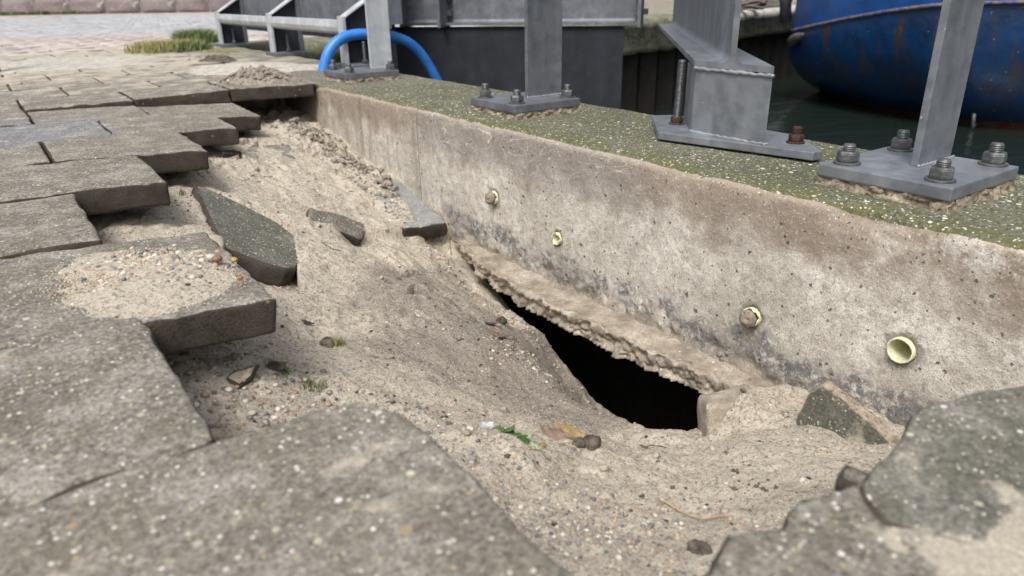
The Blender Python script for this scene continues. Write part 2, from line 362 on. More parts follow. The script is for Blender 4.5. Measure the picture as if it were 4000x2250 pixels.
def m_pebble():
    s = MB('mixed_pebbles'); gi = s.N.new('ShaderNodeNewGeometry')
    pal = [(.36, .30, .23), (.10, .10, .105), (.38, .23, .13), (.52, .47, .39), (.20, .18, .16), (.44, .34, .22), (.08, .08, .088), (.27, .16, .11), (.60, .56, .49), (.24, .23, .23), (.42, .37, .29), (.30, .26, .21), (.15, .14, .13)]
    c = s.ramp(gi.outputs['Random Per Island'], [(i/len(pal), p) for i, p in enumerate(pal)], 'CONSTANT')
    c = s.mix(s.ramp(s.noise(160, 3, .6), [(.4, 0), (.7, .35)]), c, (.5, .45, .38))
    return s.done(c, .6, s.bump(s.noise(300, 2), .3, .0006))
def m_grain():
    s = MB('coarse_sand_grains'); gi = s.N.new('ShaderNodeNewGeometry')
    pal = [(.55, .46, .35), (.40, .33, .25), (.70, .63, .52), (.16, .14, .12), (.60, .52, .42), (.44, .32, .20), (.66, .61, .52), (.30, .25, .2), (.62, .55, .45)]
    c = s.ramp(gi.outputs['Random Per Island'], [(i/len(pal), p) for i, p in enumerate(pal)], 'CONSTANT')
    return s.done(c, .8)
def m_water():
    s = MB('harbour_water'); n1 = s.noise(1, 4, .55, s.mapping((2.2, 5.5, 1), rot=(0, 0, .9))); n2 = s.noise(9, 3, .5)
    nb = s.bump(s.math('ADD', n1, s.math('MULTIPLY', n2, .2)), .35, .06)
    return s.done((.013, .020, .0165), .12, nb, 0, .5)
def m_hull():
    s = MB('weathered_blue_hull_paint'); x, y, z = s.sep(s.co)
    q = s.noise(2.2, 5, .6); p = s.noise(9, 5, .65); st = s.noise(1, 4, .6, s.mapping((5, 5, .7)))
    c = s.mix(s.ramp(q, [(.35, 0), (.65, 1)]), (.002, .024, .080), (.003, .044, .150))
    c = s.mix(s.math('MULTIPLY', s.ramp(q, [(.46, 0), (.56, 1)]), .7), c, (.005, .013, .035))
    c = s.mix(s.math('MULTIPLY', s.ramp(st, [(.52, 0), (.64, 1)]), s.math('MULTIPLY', s.sm(z, -1.1, -.3), s.sm(z, .12, -.1))), c, (.035, .030, .030))
    c = s.mix(s.math('MULTIPLY', s.ramp(p, [(.63, 0), (.70, 1)]), s.sm(z, -.35, .0)), c, (.13, .055, .03))
    c = s.mix(s.math('MULTIPLY', s.sm(z, -.85, -1.15), .75), c, (.004, .014, .040))
    c = s.mix(s.sm(s.math('ADD', z, s.math('MULTIPLY', p, .03)), -1.095, -1.12), c, s.mix(s.ramp(p, [(.4, 0), (.6, 1)]), (.10, .015, .012), (.07, .055, .035)))
    sp = s.vor(9); f = s.math('LESS_THAN', sp.outputs['Distance'], .05)
    c = s.mix(f, c, (.4, .2, .1))
    return s.done(c, s.ramp(p, [(.3, .25), (.7, .5)]), s.bump(s.math('ADD', q, s.math('MULTIPLY', p, .4)), .4, .03))
def m_granite():
    s = MB('pink_grey_granite'); g = s.noise(45, 5, .7); q = s.noise(5, 4, .6); oi = s.N.new('ShaderNodeObjectInfo')
    c = s.ramp(g, [(.3, (.085, .065, .065)), (.5, (.215, .165, .158)), (.72, (.36, .30, .29))])
    c = s.mix(s.math('MULTIPLY', oi.outputs['Random'], .4), c, (.27, .25, .25))
    c = s.mix(s.ramp(q, [(.62, 0), (.74, .8)]), c, (.68, .67, .66))
    return s.done(c, .85, s.bump(g, .9, .02))
def m_clinker(name, a, b):
    s = MB(name); oi = s.N.new('ShaderNodeObjectInfo'); gi = s.N.new('ShaderNodeNewGeometry')
    rnd = s.math('FRACT', s.math('ADD', oi.outputs['Random'], gi.outputs['Random Per Island']))
    wc = s.N.new('ShaderNodeNewGeometry').outputs['Position']
    c = s.mix(rnd, a, b); c = s.mix(s.ramp(s.noise(40, 4, .7, wc), [(.45, 0), (.7, .5)]), c, (.45, .42, .38))
    x, y, z = s.sep(wc)
    d = s.ramp(s.noise(1, 6, .7, s.mapping((1.3, .9, 1), co=wc)), [(.46, 0), (.60, 1)])
    near = s.sm(y, 8.2, 5.6)
    c = s.mix(s.math('MULTIPLY', s.math('MULTIPLY', d, near), .85), c, (.52, .49, .43))
    return s.done(c, .72, s.bump(s.noise(60, 4, .7, wc), .4, .002))

SANDW = m_sand('damp_sand', .45); SAND = m_sand('beige_sand'); DRY = m_sand('dry_sand', -.35)
SLAB = m_slab('exposed_aggregate_paving'); SIDE = m_slab('soil_stained_concrete', True)
SLABM = m_slab('damp_paving', tint=.32); SLABD = m_slab('dark_mossy_paving', tint=.55); QTOP = m_quay_top(); QFACE = m_quay_face()
MORTAR = m_simple('crumbly_mortar', (.13, .105, .075), (.42, .35, .26), 45, .95, 0, .010, 7, 1.0, (.08, .065, .045))
LEDGE = m_simple('sandy_mortar_ledge', (.20, .165, .125), (.46, .405, .33), 22, .95, 0, .008, 7, 1.0, (.25, .20, .15))
GALV = m_galv('galvanised_steel', (.165, .182, .208), (.275, .298, .33))
GALVD = m_galv('dull_galvanised_steel', (.115, .128, .148), (.20, .215, .24), .58, .45, (.12, .12, .125))
GALVL = m_galv('pale_galvanised_steel', (.40, .43, .46), (.56, .59, .62), .5, .35, (.42, .43, .44))
BOLT = m_simple('weathered_bolt_steel', (.085, .088, .092), (.18, .184, .188), 120, .5, .6, .0006)
RUST = m_simple('rusty_steel', (.030, .017, .012), (.075, .036, .022), 150, .8, .3, .001, c2=(.11, .05, .028))
RODM = m_simple('dark_threaded_rod', (.07, .075, .082), (.15, .155, .165), 100, .5, .7, .0005)
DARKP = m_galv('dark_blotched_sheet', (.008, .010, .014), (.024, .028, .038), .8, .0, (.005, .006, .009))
BLUE = m_simple('light_blue_paint', (.028, .16, .52), (.045, .22, .62), 12, .42, 0, .001)
WELD = m_galv('weld_bead', (.24, .26, .285), (.34, .36, .39), .5, .5)
YPIPE = m_simple('pale_yellow_plastic', (.60, .60, .38), (.72, .71, .50), 60, .45, 0, .0005, c2=(.45, .42, .22))
PLUG = m_simple('rust_streaked_mortar', (.30, .25, .19), (.20, .17, .14), 60, .9, 0, .004, 5, .9, (.10, .035, .02))
PEB = m_pebble(); GRAIN = m_grain(); WATER = m_water(); HULL = m_hull(); GRAN = m_granite()
GMORT = m_simple('grey_wall_mortar', (.13, .12, .115), (.26, .24, .22), 30, .95, 0, .01)
CLG = m_clinker('grey_clinker', (.30, .31, .33), (.42, .43, .45)); CLP = m_clinker('pink_clinker', (.34, .29, .27), (.44, .38, .35))
CLJ = m_simple('sandy_joint_fill', (.10, .09, .07), (.36, .32, .25), 14, .95)
BLACK = m_simple('black_rubber', (.012, .012, .016), (.03, .03, .036), 20, .55)
MOSSC = m_simple('mossy_concrete', (.070, .080, .045), (.20, .20, .13), 7, .95, 0, .02, 6, .8, (.30, .29, .24))
CAPT = m_simple('pale_worn_concrete', (.36, .345, .31), (.55, .53, .48), 8, .9, 0, .01, c2=(.25, .24, .2))
PILE = m_simple('tarred_timber', (.004, .0035, .0035), (.018, .012, .009), 4, .95, 0, .02, c2=(.012, .018, .008))
GRASSG = m_simple('green_grass', (.07, .11, .03), (.16, .20, .07), 30, .6)
GRASSY = m_simple('yellowed_grass', (.17, .17, .05), (.32, .30, .12), 30, .6)
LEAFG = m_simple('green_leaf', (.025, .075, .015), (.075, .16, .035), 50, .45, 0, .002)
LEAFP = m_simple('pale_leaf_underside', (.20, .26, .14), (.33, .37, .24), 50, .6)
LEAFB = m_simple('brown_dead_leaf', (.10, .065, .045), (.24, .17, .12), 50, .7, 0, .003)
LEAFO = m_simple('ochre_dead_leaf', (.20, .135, .055), (.36, .26, .11), 60, .6, 0, .002, c2=(.08, .06, .03))
TWIG = m_simple('straw', (.33, .23, .13), (.46, .34, .2), 200, .8)
SOIL = m_simple('dark_soil', (.035, .028, .022), (.16, .13, .10), 90, .95, 0, .004, 5, .9)

# ------------------------------------------------------------------ ground sand: a surface through measured heights
CP = np.array([
 (-.35,.0,-.075),(-.35,.6,-.075),(-.35,1.4,-.075),(-.35,2.4,-.075),(0,.1,-.08),(.15,.0,-.09),(.6,-.1,-.1),(1,-.1,-.12),
 (0,.6,-.080),(.08,.62,-.112),(.16,.62,-.132),(.24,.62,-.150),(.1,.95,-.082),(.22,.92,-.14),(.33,.98,-.188),(.43,.80,-.212),(.43,.60,-.205),
 (.32,.50,-.175),(.30,.36,-.145),(.27,.22,-.11),(.38,.30,-.165),(.50,.38,-.22),(.56,.50,-.255),(.5,.62,-.262),
 (.60,.76,-.312),(.66,.67,-.318),(.72,.62,-.315),(.785,.572,-.336),(.86,.50,-.292),(.92,.50,-.312),(.80,.42,-.250),(.835,.46,-.270),(.835,.37,-.252),(.70,.32,-.215),(.96,.45,-.318),
 (.985,.38,-.300),(.985,.30,-.262),(.60,.28,-.18),(.60,.15,-.11),(.9,.15,-.17),(.68,.45,-.255),(.78,.48,-.268),
 (.60,1.2,-.238),(.73,1.2,-.300),(.85,1.25,-.400),(.54,.97,-.246),(.63,.95,-.280),(.72,.95,-.318),(.80,.95,-.385),
 (.9,1.45,-.415),(.8,1.45,-.308),(.93,1.62,-.368),(.88,1.53,-.325),(.80,1.65,-.256),(.825,1.80,-.232),(.985,1.66,-.325),
 (.985,1.74,-.296),(.985,2.09,-.226),(.985,2.46,-.171),(.985,2.8,-.134),(1.2,2.5,-.17),(1.2,1.7,-.32),(1.2,.3,-.3),
 (.42,1.12,-.222),(.33,1.10,-.185),(.22,1.25,-.105),(.05,1.25,-.080),(.25,1.5,-.088),(.36,1.55,-.115),(.46,1.6,-.142),(.6,1.6,-.190),(.70,1.65,-.228),
 (.42,1.85,-.098),(.55,1.9,-.142),(.75,1.9,-.190),(.9,1.9,-.252),(.56,2.15,-.095),(.7,2.2,-.142),(.85,2.2,-.182),(.7,2.5,-.115),(.85,2.5,-.142),
 (.8,2.8,-.125),(.5,2.6,-.078),(.3,2.3,-.07),(.2,1.9,-.072),(.05,1.6,-.075)])
_x = CP[:, :2]; _d = np.linalg.norm(_x[:, None]-_x[None], axis=2)
_A = np.zeros((len(CP)+3,)*2); _A[:len(CP), :len(CP)] = _d + np.eye(len(CP))*-.004
_A[:len(CP), -3:] = np.c_[np.ones(len(CP)), _x]; _A[-3:, :len(CP)] = _A[:len(CP), -3:].T
_W = np.linalg.solve(_A, np.r_[CP[:, 2], 0, 0, 0])
def seg_dist(P, poly):
    best = np.full(len(P), 9.); side = np.zeros(len(P))
    for a, b in zip(poly, poly[1:]):
        a = np.array(a); b = np.array(b); ab = b-a; L = ab@ab
        k = np.clip(((P-a)@ab)/L, 0, 1); q = a+k[:, None]*ab; d = np.linalg.norm(P-q, axis=1)
        s_ = np.sign((P[:, 0]-a[0])*ab[1]-(P[:, 1]-a[1])*ab[0])
        m = d < best; best[m] = d[m]; side[m] = s_[m]
    return best, side
CR1 = [at(*p, -.245)[:2] for p in [(1705, 975), (1670, 992), (1643, 1004), (1602, 1030), (1581, 1068)]]
CR2 = [at(*p, -.235)[:2] for p in [(1625, 1097), (1608, 1120), (1594, 1143)]]
GREY = [np.array(v) for v in ((.800, 1.600, -.256), (.958, 1.632, -.279), (.968, 1.960, -.220), (.835, 1.900, -.200))]
BIG = [at(880, 975, -.128), at(1180, 1075, -.195), at(1165, 885, -.165), at(750, 708, -.076)]
def quad_st(P, q):
    s_ = np.full(len(P), .5); t_ = np.full(len(P), .5); q = [np.array(v[:2]) for v in q]
    for _ in range(12):
        X = (1-s_)[:, None]*(1-t_)[:, None]*q[0]+s_[:, None]*(1-t_)[:, None]*q[1]+s_[:, None]*t_[:, None]*q[2]+(1-s_)[:, None]*t_[:, None]*q[3]
        A = (1-t_)[:, None]*(q[1]-q[0])+t_[:, None]*(q[2]-q[3]); B = (1-s_)[:, None]*(q[3]-q[0])+s_[:, None]*(q[2]-q[1])
        d = P-X; det = A[:, 0]*B[:, 1]-A[:, 1]*B[:, 0]; det = np.where(np.abs(det) < 1e-6, 1e-6, det)
        s_ = np.clip(s_+(d[:, 0]*B[:, 1]-d[:, 1]*B[:, 0])/det, -3, 4); t_ = np.clip(t_+(A[:, 0]*d[:, 1]-A[:, 1]*d[:, 0])/det, -3, 4)
    return s_, t_
def sandz(U, T, detail=True):
    U = np.atleast_1d(U).astype(float); T = np.atleast_1d(T).astype(float); P = np.c_[U, T]; Z = np.zeros(len(P))
    for k in range(len(CP)): Z += _W[k]*np.linalg.norm(P-_x[k], axis=1)
    Z += _W[-3]+_W[-2]*U+_W[-1]*T
    # wash-out under the ledge
    e = (np.where(U > .93, (U-.93)/.9, (U-.93)/.165))**2+((T-.88)/(.26+5*np.clip(U-.92, 0, .3)))**2
    e2 = (np.minimum(U-1.10, 0)/.115)**2+((T-.87)/(.27+5*np.clip(U-.95, 0, .3)))**2
    Z -= .155*np.exp(-np.maximum(e-.10, 0)*1.5) + .85/(1+np.exp(np.clip((e2-.75)*9, -50, 50)))
    s0, t0_ = quad_st(P, BIG)
    inside = (s0 > -.03) & (s0 < .95) & (t0_ > -.38) & (t0_ < 1.03)
    zs = (1-s0)*(1-t0_)*BIG[0][2]+s0*(1-t0_)*BIG[1][2]+s0*t0_*BIG[2][2]+(1-s0)*t0_*BIG[3][2]
    Z = np.where(inside, np.minimum(Z, zs-.034), Z)
    s1, t1_ = quad_st(P, GREY)
    zg = (1-s1)*(1-t1_)*GREY[0][2]+s1*(1-t1_)*GREY[1][2]+s1*t1_*GREY[2][2]+(1-s1)*t1_*GREY[3][2]
    wv = .10*fbm(np.c_[U, T, U*0]*22, 3, 91)
    ss = lambda v, a, b: (lambda q: q*q*(3-2*q))(np.clip((v-a)/(b-a), 0, 1))
    wc = ss(s1, -1.9, -1.2)*ss(-(s1+wv), -(.50+.25*t1_), -(.36+.25*t1_))*ss(t1_, .0, .10)*ss(-t1_, -1.25, -1.0)
    Z = Z+wc*np.maximum(zg+.004-.010*np.clip(-s1, 0, 2)-Z, 0)
    wf = ss(s1, -1.3, -.9)*ss(-s1, -1.12, -1.0)*ss(-t1_, -.06, .0)*ss(t1_, -.40, -.15)
    Z = Z-wf*np.maximum(Z-(zg-.030+.012*np.clip(-s1, 0, 1.2)), 0)
    under = (s1+wv >= .42+.25*t1_) & (s1 < 1.2) & (t1_ > -.02) & (t1_ < 1.02); Z = np.where(under, np.minimum(Z, zg-.012), Z)
    # the mound at the right breaks off as a small cliff
    cl = 1/(1+np.exp(-(.595-T+ .06*(U-.85))*260)); inm = 1/(1+np.exp(-(U-.80)*90))
    Z = np.where(inm*cl > 0, Z*(1-inm*cl)+np.maximum(Z, -.285-.14*np.abs(U-.88))*inm*cl, Z)
    hide = U > 1.0
    if detail:
        Q = np.c_[U, T, Z*0]
        sc = fbm(Q*8+4, 4, 71); sm_ = np.clip(fbm(Q*5+9, 2, 72)*3+.35, 0, 1)
        for lv_ in (-.22, .02, .24): Z += sm_*.0085*(1/(1+np.exp(-(sc-lv_)*70))-.5)
        Z += .013*fbm(Q*7, 3, 3) + .0085*fbm(Q*24, 4, 5) + .0036*fbm(Q*85, 3, 9) - .007*np.clip(fbm(Q*15, 3, 61), .1, 1)
        # clumpy strip of dug sand along the far wall
        m = np.exp(-((U-.90+.03*(T-2))/.085)**2)*np.clip((T-1.78)/.2, 0, 1)
        Z += m*(.016*np.abs(fbm(Q*45, 4, 12))+.010*np.abs(fbm(Q*120, 2, 15)))*1.8
        for cr, dp, wd in ((CR1, .09, .018), (CR2, .07, .008)):
            d, _ = seg_dist(P+.003*np.c_[fbm(Q*60, 2, 2), fbm(Q*60, 2, 4)], cr); Z -= dp*np.clip(1-d/wd, 0, 1)
        # slipped cakes of crust around the crack
        d, sd_ = seg_dist(P, CR1); _, sr = seg_dist(np.array([at(1715, 1045, -.25)[:2]]), CR1)
        tk = (sd_ == sr[0]); Z += np.where(tk, .022*(1-np.exp(-d/.004))*np.exp(-d/.06), 0)
    return np.clip(Z, -1.4, 0.4)
def sz(u, t): return float(sandz([u], [t])[0])
tt = []; t = -.25
while t < 2.98: tt.append(t); t += .0036 if t < .9 else (.0048 if t < 1.5 else .0075)
uu = np.unique(np.r_[np.arange(-.45, .08, .02), np.arange(.08, 1.0, .0046), np.arange(1.0, 1.30, .012)])
UU, TT = np.meshgrid(uu, tt, indexing='ij')
ZZ = sandz(UU.ravel(), TT.ravel())
sand = link('sand', fast_mesh('sand', np.c_[UU.ravel(), TT.ravel(), ZZ], grid_faces(len(uu), len(tt))), SAND, kind='structure')

# ------------------------------------------------------------------ quay beam (cast concrete coping)
quay = thing('quay_wall', 'long cast concrete quay beam with mossy top beside the washed-out sand pit', 'quay wall')
U0, U1, ZB = .995, 1.418, -.375
ty = []; t = -.3
while t < 5.2: ty.append(t); t += .005 if .25 < t < 1.6 else (.008 if t < 3 else .03)
ty = np.array(ty)
fz = np.linspace(ZB, -.012, 64); prof = [(U0, z, 0) for z in fz]
prof += [(U0+.0015, -.006, 0), (U0+.005, -.002, 1), (U0+.010, 0, 1)]
prof += [(x, 0, 1) for x in np.linspace(U0+.016, U1-.02, 52)] + [(U1-.008, -.002, 1), (U1, -.010, 1), (U1, -.1, 1), (U1, -.55, 1), (1.30, -.55, 1), (1.30, ZB, 0), (U0+.001, ZB, 0)]
pr = np.array(prof); nP = len(pr)
PX = np.repeat(pr[None, :, 0], len(ty), 0); PZ = np.repeat(pr[None, :, 1], len(ty), 0); PY = np.repeat(ty[:, None], nP, 1)
P3 = np.c_[PX.ravel(), PY.ravel(), PZ.ravel()]
on_front = (np.abs(P3[:, 0]-U0) < .0025); nearedge = np.exp(-(np.hypot(P3[:, 0]-U0, P3[:, 2]))/.022)
top = (P3[:, 2] > -.003) & (P3[:, 0] > U0+.004)
n1 = fbm(P3*np.array([1, 1, 1])*38, 4, 21); n2 = fbm(P3*9, 3, 22); n3 = fbm(P3*130, 2, 23)
dX = np.zeros(len(P3)); dZ = np.zeros(len(P3))
dX += on_front*(-.0022*n2 - .0013*n3)
sp = np.clip(fbm(P3*np.array([0, 6, 0])+5, 3, 31)*2.2+.25, 0, 1)
spz = np.clip(1-np.abs(P3[:, 1]-.56)/.16, 0, 1)**.5
ch = nearedge*(.004+.018*sp*np.clip(.5+n1, 0, 1)+.006*np.abs(n3)+.018*spz*np.clip(.35+fbm(P3*17, 3, 66), 0, 1))
dX += ch*(P3[:, 0] < U0+.06); dZ -= ch*.75
dZ += top*(.0022*n2+.0012*n3)
# eroded strip low on the face, above the ledge
er = on_front*np.exp(-((P3[:, 2]+.325)/.022)**2)*(P3[:, 1] < 1.7)*np.clip(.2+n1, 0, 1); dX += er*.016
for py_, pz_, pr_ in ((1.473, -.183, .017), (1.216, -.225, .014), (.681, -.228, .0165), (.426, -.187, .0185)):
    dd = np.hypot(P3[:, 1]-py_, P3[:, 2]-pz_); dX = np.where(on_front & (dd < pr_*.93), .105, dX)
P3[:, 0] += dX; P3[:, 2] += dZ
F = grid_faces(len(ty), nP)
midx = np.array([int(prof[j][2]) for j in range(nP)])
fm = midx[(F[:, 0] % nP)]
link('concrete_beam', fast_mesh('concrete_beam', P3, F[:, ::-1], fm), [QFACE, QTOP], quay)

# mortar ledge at the foot of the face
lt = np.arange(.585, 1.690, .003); nl = len(lt); K = 34
k = np.linspace(0, 1, K)
Vs = []
for i, t in enumerate(lt):
    edge = .920-.010*math.sin(t*7)+.05*max(0, (t-1.45)/.2)+.02*max(0, (.75-t)/.15)
    th = .032*min(1, (1.72-t)/.35)+.004
    pts = []
    for kk in k:
        if kk < .55: a = kk/.55; pts.append((U0+.012-(U0+.012-edge)*a, -.338-.008*a, kk))
        elif kk < .85: a = (kk-.55)/.3; pts.append((edge+.004*a+.006*math.sin(a*3.1), -.346-th*a, kk))
        else: a = (kk-.85)/.15; pts.append((edge+.004+(U0+.01-edge)*a, -.346-th-.004, kk))
    Vs += [(p[0], t, p[1]) for p in pts]
Vs = np.array(Vs); kk = np.tile(k, nl)
lip = np.exp(-((kk-.52)/.07)**2); frt = ((kk > .45) & (kk < .9))*1.0
a1 = fbm(Vs*np.array([1, 1, 1])*26, 4, 41); a2 = fbm(Vs*95, 3, 42); a3 = fbm(Vs*np.array([30, 60, 12]), 3, 44)
a4 = fbm(Vs*np.array([60, 45, 160]), 4, 46); rid = 1-np.abs(fbm(Vs*np.array([40, 55, 90]), 3, 47))*3
Vs[:, 2] += lip*(.003+.008*np.abs(a1)+.004*a2+.004*np.clip(rid, 0, 1)) + (1-frt)*.0025*a2
Vs[:, 0] += frt*(.011*a1+.007*a2+.009*a3+.008*a4-.006*np.clip(rid, 0, 1)) - lip*.006*a2
Vs[:, 2] += frt*(.004*a3+.003*a4)
link('mortar_ledge', fast_mesh('mortar_ledge', Vs, grid_faces(nl, K)), LEDGE, quay, label='rough sandy mortar lip overhanging the dark hole')

def ring_pipe(y, z, r, plug, out, tilt=0.0):
    wv_ = .25 if y < .5 else 1.0
    bm = bmesh.new()
    tf = lambda p: Vector((U0-p[2]+tilt*p[1], y+p[0], z+p[1]))
    seg = 28; rings = []
    wav = lambda k, a: 1+.05*math.sin(k*1.7+a)+.03*math.sin(k*3.1)
    prof = [(r*1.05, -.03), (r*1.05, out), (r*1.03, out+.001), (r*.92, out+.001), (r*.90, out-.003), (r*.88, -.10)]
    for j, (rr, zz) in enumerate(prof):
        rings.append([bm.verts.new(tf((rr*math.cos(2*math.pi*q/seg), rr*math.sin(2*math.pi*q/seg), zz+((.0025*math.sin(q*.9)+.0018*math.sin(q*2.3))*wv_ if 0 < j < 4 else 0)))) for q in range(seg)])
    for a, b in zip(rings, rings[1:]):
        for q in range(seg): bm.faces.new((a[q], a[(q+1) % seg], b[(q+1) % seg], b[q]))
    bm.faces.new(rings[-1][::-1])
    bmesh.ops.recalc_face_normals(bm, faces=bm.faces)
    p = bm_obj('pipe_sleeve', bm, YPIPE, quay, smooth=True)
    if plug:
        bm = bmesh.new(); bmesh.ops.create_icosphere(bm, subdivisions=4, radius=1)
        for v in bm.verts:
            c = v.co.copy(); nn = fbm([tuple(c*2.2)], 4, 50+int(y*10))[0]
            v.co = Vector(tf((c.x*r*.95*(1+.10*nn), c.y*r*.95*(1+.10*nn), .006+plug*.5+c.z*plug*(1+.5*nn))))
        bmesh.ops.recalc_face_normals(bm, faces=bm.faces)
        bm_obj('plug', bm, PLUG, p, smooth=True, label='broken mortar plug with rust streaks')
    # grey trowelled collar around the sleeve
    return p
ring_pipe(1.473, -.183, .017, .012, .004); ring_pipe(1.216, -.225, .014, 0, .005)
ring_pipe(.681, -.228, .0165, .012, .004); ring_pipe(.426, -.187, .0185, 0, .007)

# dark wall added on the water side, keeps light out of the hole
bm = bmesh.new()
for i in range(26):
    y0 = -.3+i*.22; d = 0
    add_box(bm, 1.302+d, 1.36+d, y0, y0+.22, -2.4, -.40)
tag(bm_obj('light_blocking_wall', bm, PILE), 'dark wall added under the concrete quay beam to keep light out of the hole', 'quay wall')

# ------------------------------------------------------------------ paving slabs
pave = thing('pavement', None, None); del pave['label']; del pave['category']; pave['kind'] = 'structure'
def axis(hh, r, n): return np.unique(np.round(np.r_[-hh, -hh+r*.25, -hh+r, np.linspace(-hh+r*2, hh-r*2, n), hh-r, hh-r*.25, hh], 6))
def slab_mesh(corn, th=.047, n=22, seed=0, r=.0038, rough=1.0, nz=4):
    """rounded, uneven block spanned by four top corners (near-left, near-right, far-right, far-left)"""
    c = np.array(corn, float); L = max(np.linalg.norm(c[1]-c[0]), np.linalg.norm(c[2]-c[1]))
    h = np.array([np.linalg.norm(c[1]-c[0])/2, np.linalg.norm(c[3]-c[0])/2, th/2])
    ax = [axis(h[0], r, max(2, int(n*h[0]/.15))), axis(h[1], r, max(2, int(n*h[1]/.15))), axis(h[2], r, nz)]
    V = []; Fs = []; mi = []; off = 0
    for a in range(3):
        for sgn in (-1, 1):
            b, d = [q for q in range(3) if q != a]
            A, B = np.meshgrid(ax[b], ax[d], indexing='ij'); P = np.zeros((A.size, 3))
            P[:, b] = A.ravel(); P[:, d] = B.ravel(); P[:, a] = sgn*h[a]
            f = grid_faces(len(ax[b]), len(ax[d]))
            if (sgn > 0) == (a == 1): f = f[:, ::-1]
            V.append(P); Fs.append(f+off); off += len(P); mi += [0 if (a == 2 and sgn > 0) else 1]*len(f)
    P = np.vstack(V); F = np.vstack(Fs)
    inner = np.clip(P, -(h-r), h-r); d = P-inner; ln = np.linalg.norm(d, axis=1); m = ln > 1e-9
    P[m] = inner[m]+d[m]/ln[m, None]*np.minimum(r, r)
    # distance to the nearest edge of the block, used for chips
    ga = h-np.abs(P); e = np.sort(ga, axis=1)[:, 1]; ew = np.exp(-e/.008)
    S3 = P+seed*3.7
    for a in range(3):
        nn = fbm(S3*55, 3, seed*7+a); n4 = fbm(S3*14, 3, seed*5+a+3)
        P[:, a] += rough*(.0009*nn + (.0012 if a < 2 else .0010)*n4)
        P[:, a] -= np.sign(P[:, a])*ew*rough*np.clip(.3+fbm(S3*38, 3, seed+60+a), 0, 1)*.0065*(ga[:, a] < .012)
    s_ = (P[:, 0]/h[0]+1)/2; t_ = (P[:, 1]/h[1]+1)/2
    W = (1-s_)[:, None]*(1-t_)[:, None]*c[0]+s_[:, None]*(1-t_)[:, None]*c[1]+s_[:, None]*t_[:, None]*c[2]+(1-s_)[:, None]*t_[:, None]*c[3]
    nrm = np.cross(c[1]-c[0], c[3]-c[0]); nrm /= np.linalg.norm(nrm)
    W = W+nrm[None]*(P[:, 2]-h[2])[:, None]
    me = fast_mesh('paving_slab', W, F, mi)
    bm = bmesh.new(); bm.from_mesh(me); bmesh.ops.remove_doubles(bm, verts=bm.verts, dist=.00008); bm.to_mesh(me); bm.free()
    return me
G = .0015  # half a joint
zl = lambda: random.uniform(-.0012, .0012)
def row(t0, t1, end, zL, zR, n_left=3, wide=.30, joints=None, det=22, umin=-.5):
    """end slab (u = end-.3 .. end) tips from zL at its left side to zR at its broken-out right end"""
    u = end; k = 0
    while u > umin and k <= n_left:
        a, b = u-wide, u
        l, r_ = (zL, zR) if k == 0 else ((zL*.3, zL*.8) if k == 1 else (0, 0))
        j = [zl() for _ in range(2)]
        corn = [(a+G, t0+G, l+j[0]), (b-G, t0+G, r_+j[1]), (b-G, t1-G, r_*.8+j[1]), (a+G, t1-G, l*.9+j[0])]
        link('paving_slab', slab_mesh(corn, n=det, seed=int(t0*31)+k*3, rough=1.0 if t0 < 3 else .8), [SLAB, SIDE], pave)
        u -= wide; k += 1
row(-.13, .17, .19, 0, 0, 1); row(.175, .488, -.095, 0, 0, 0, det=30)
fo = [(-.093, .177), (.202, .177), (.205, .30), (.206, .40), (.204, .440), (.196, .464), (.182, .478), (.150, .486), (.08, .489), (-.093, .488)]
_fs = True
row(.488, .775, .082, 0, 0, 1); row(.775, 1.09, .222, 0, -.020, 1, det=30)
row(1.09, 1.405, .088, -.002, -.003, 1); row(1.405, 1.70, .238, .002, -.007, 1)
row(1.70, 2.00, .382, .001, -.015, 2); row(2.00, 2.30, .535, -.006, -.024, 2)
row(2.30, 2.60, .690, -.022, -.042, 3)
for i in range(9):
    t0 = 2.60+i*.30; off = .985 if i % 2 == 0 else .985
    sh = 0 if i % 2 == 0 else .15
    row(t0, t0+.30, .985-sh, .012 if i == 0 else 0, .004, 4, det=10 if i else 22)
    if sh:
        corn = [(.985-sh+G, t0+G, 0), (.985-G, t0+G, 0), (.985-G, t0+.3-G, 0), (.985-sh+G, t0+.3-G, 0)]
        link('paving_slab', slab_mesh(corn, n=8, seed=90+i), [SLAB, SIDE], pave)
# bed of packed sand under the far slabs (seen in their joints)
box('joint_sand', (-.6, .985, 2.95, 5.28, -.3, -.010), CLJ, pave, bev=0, kind='stuff')

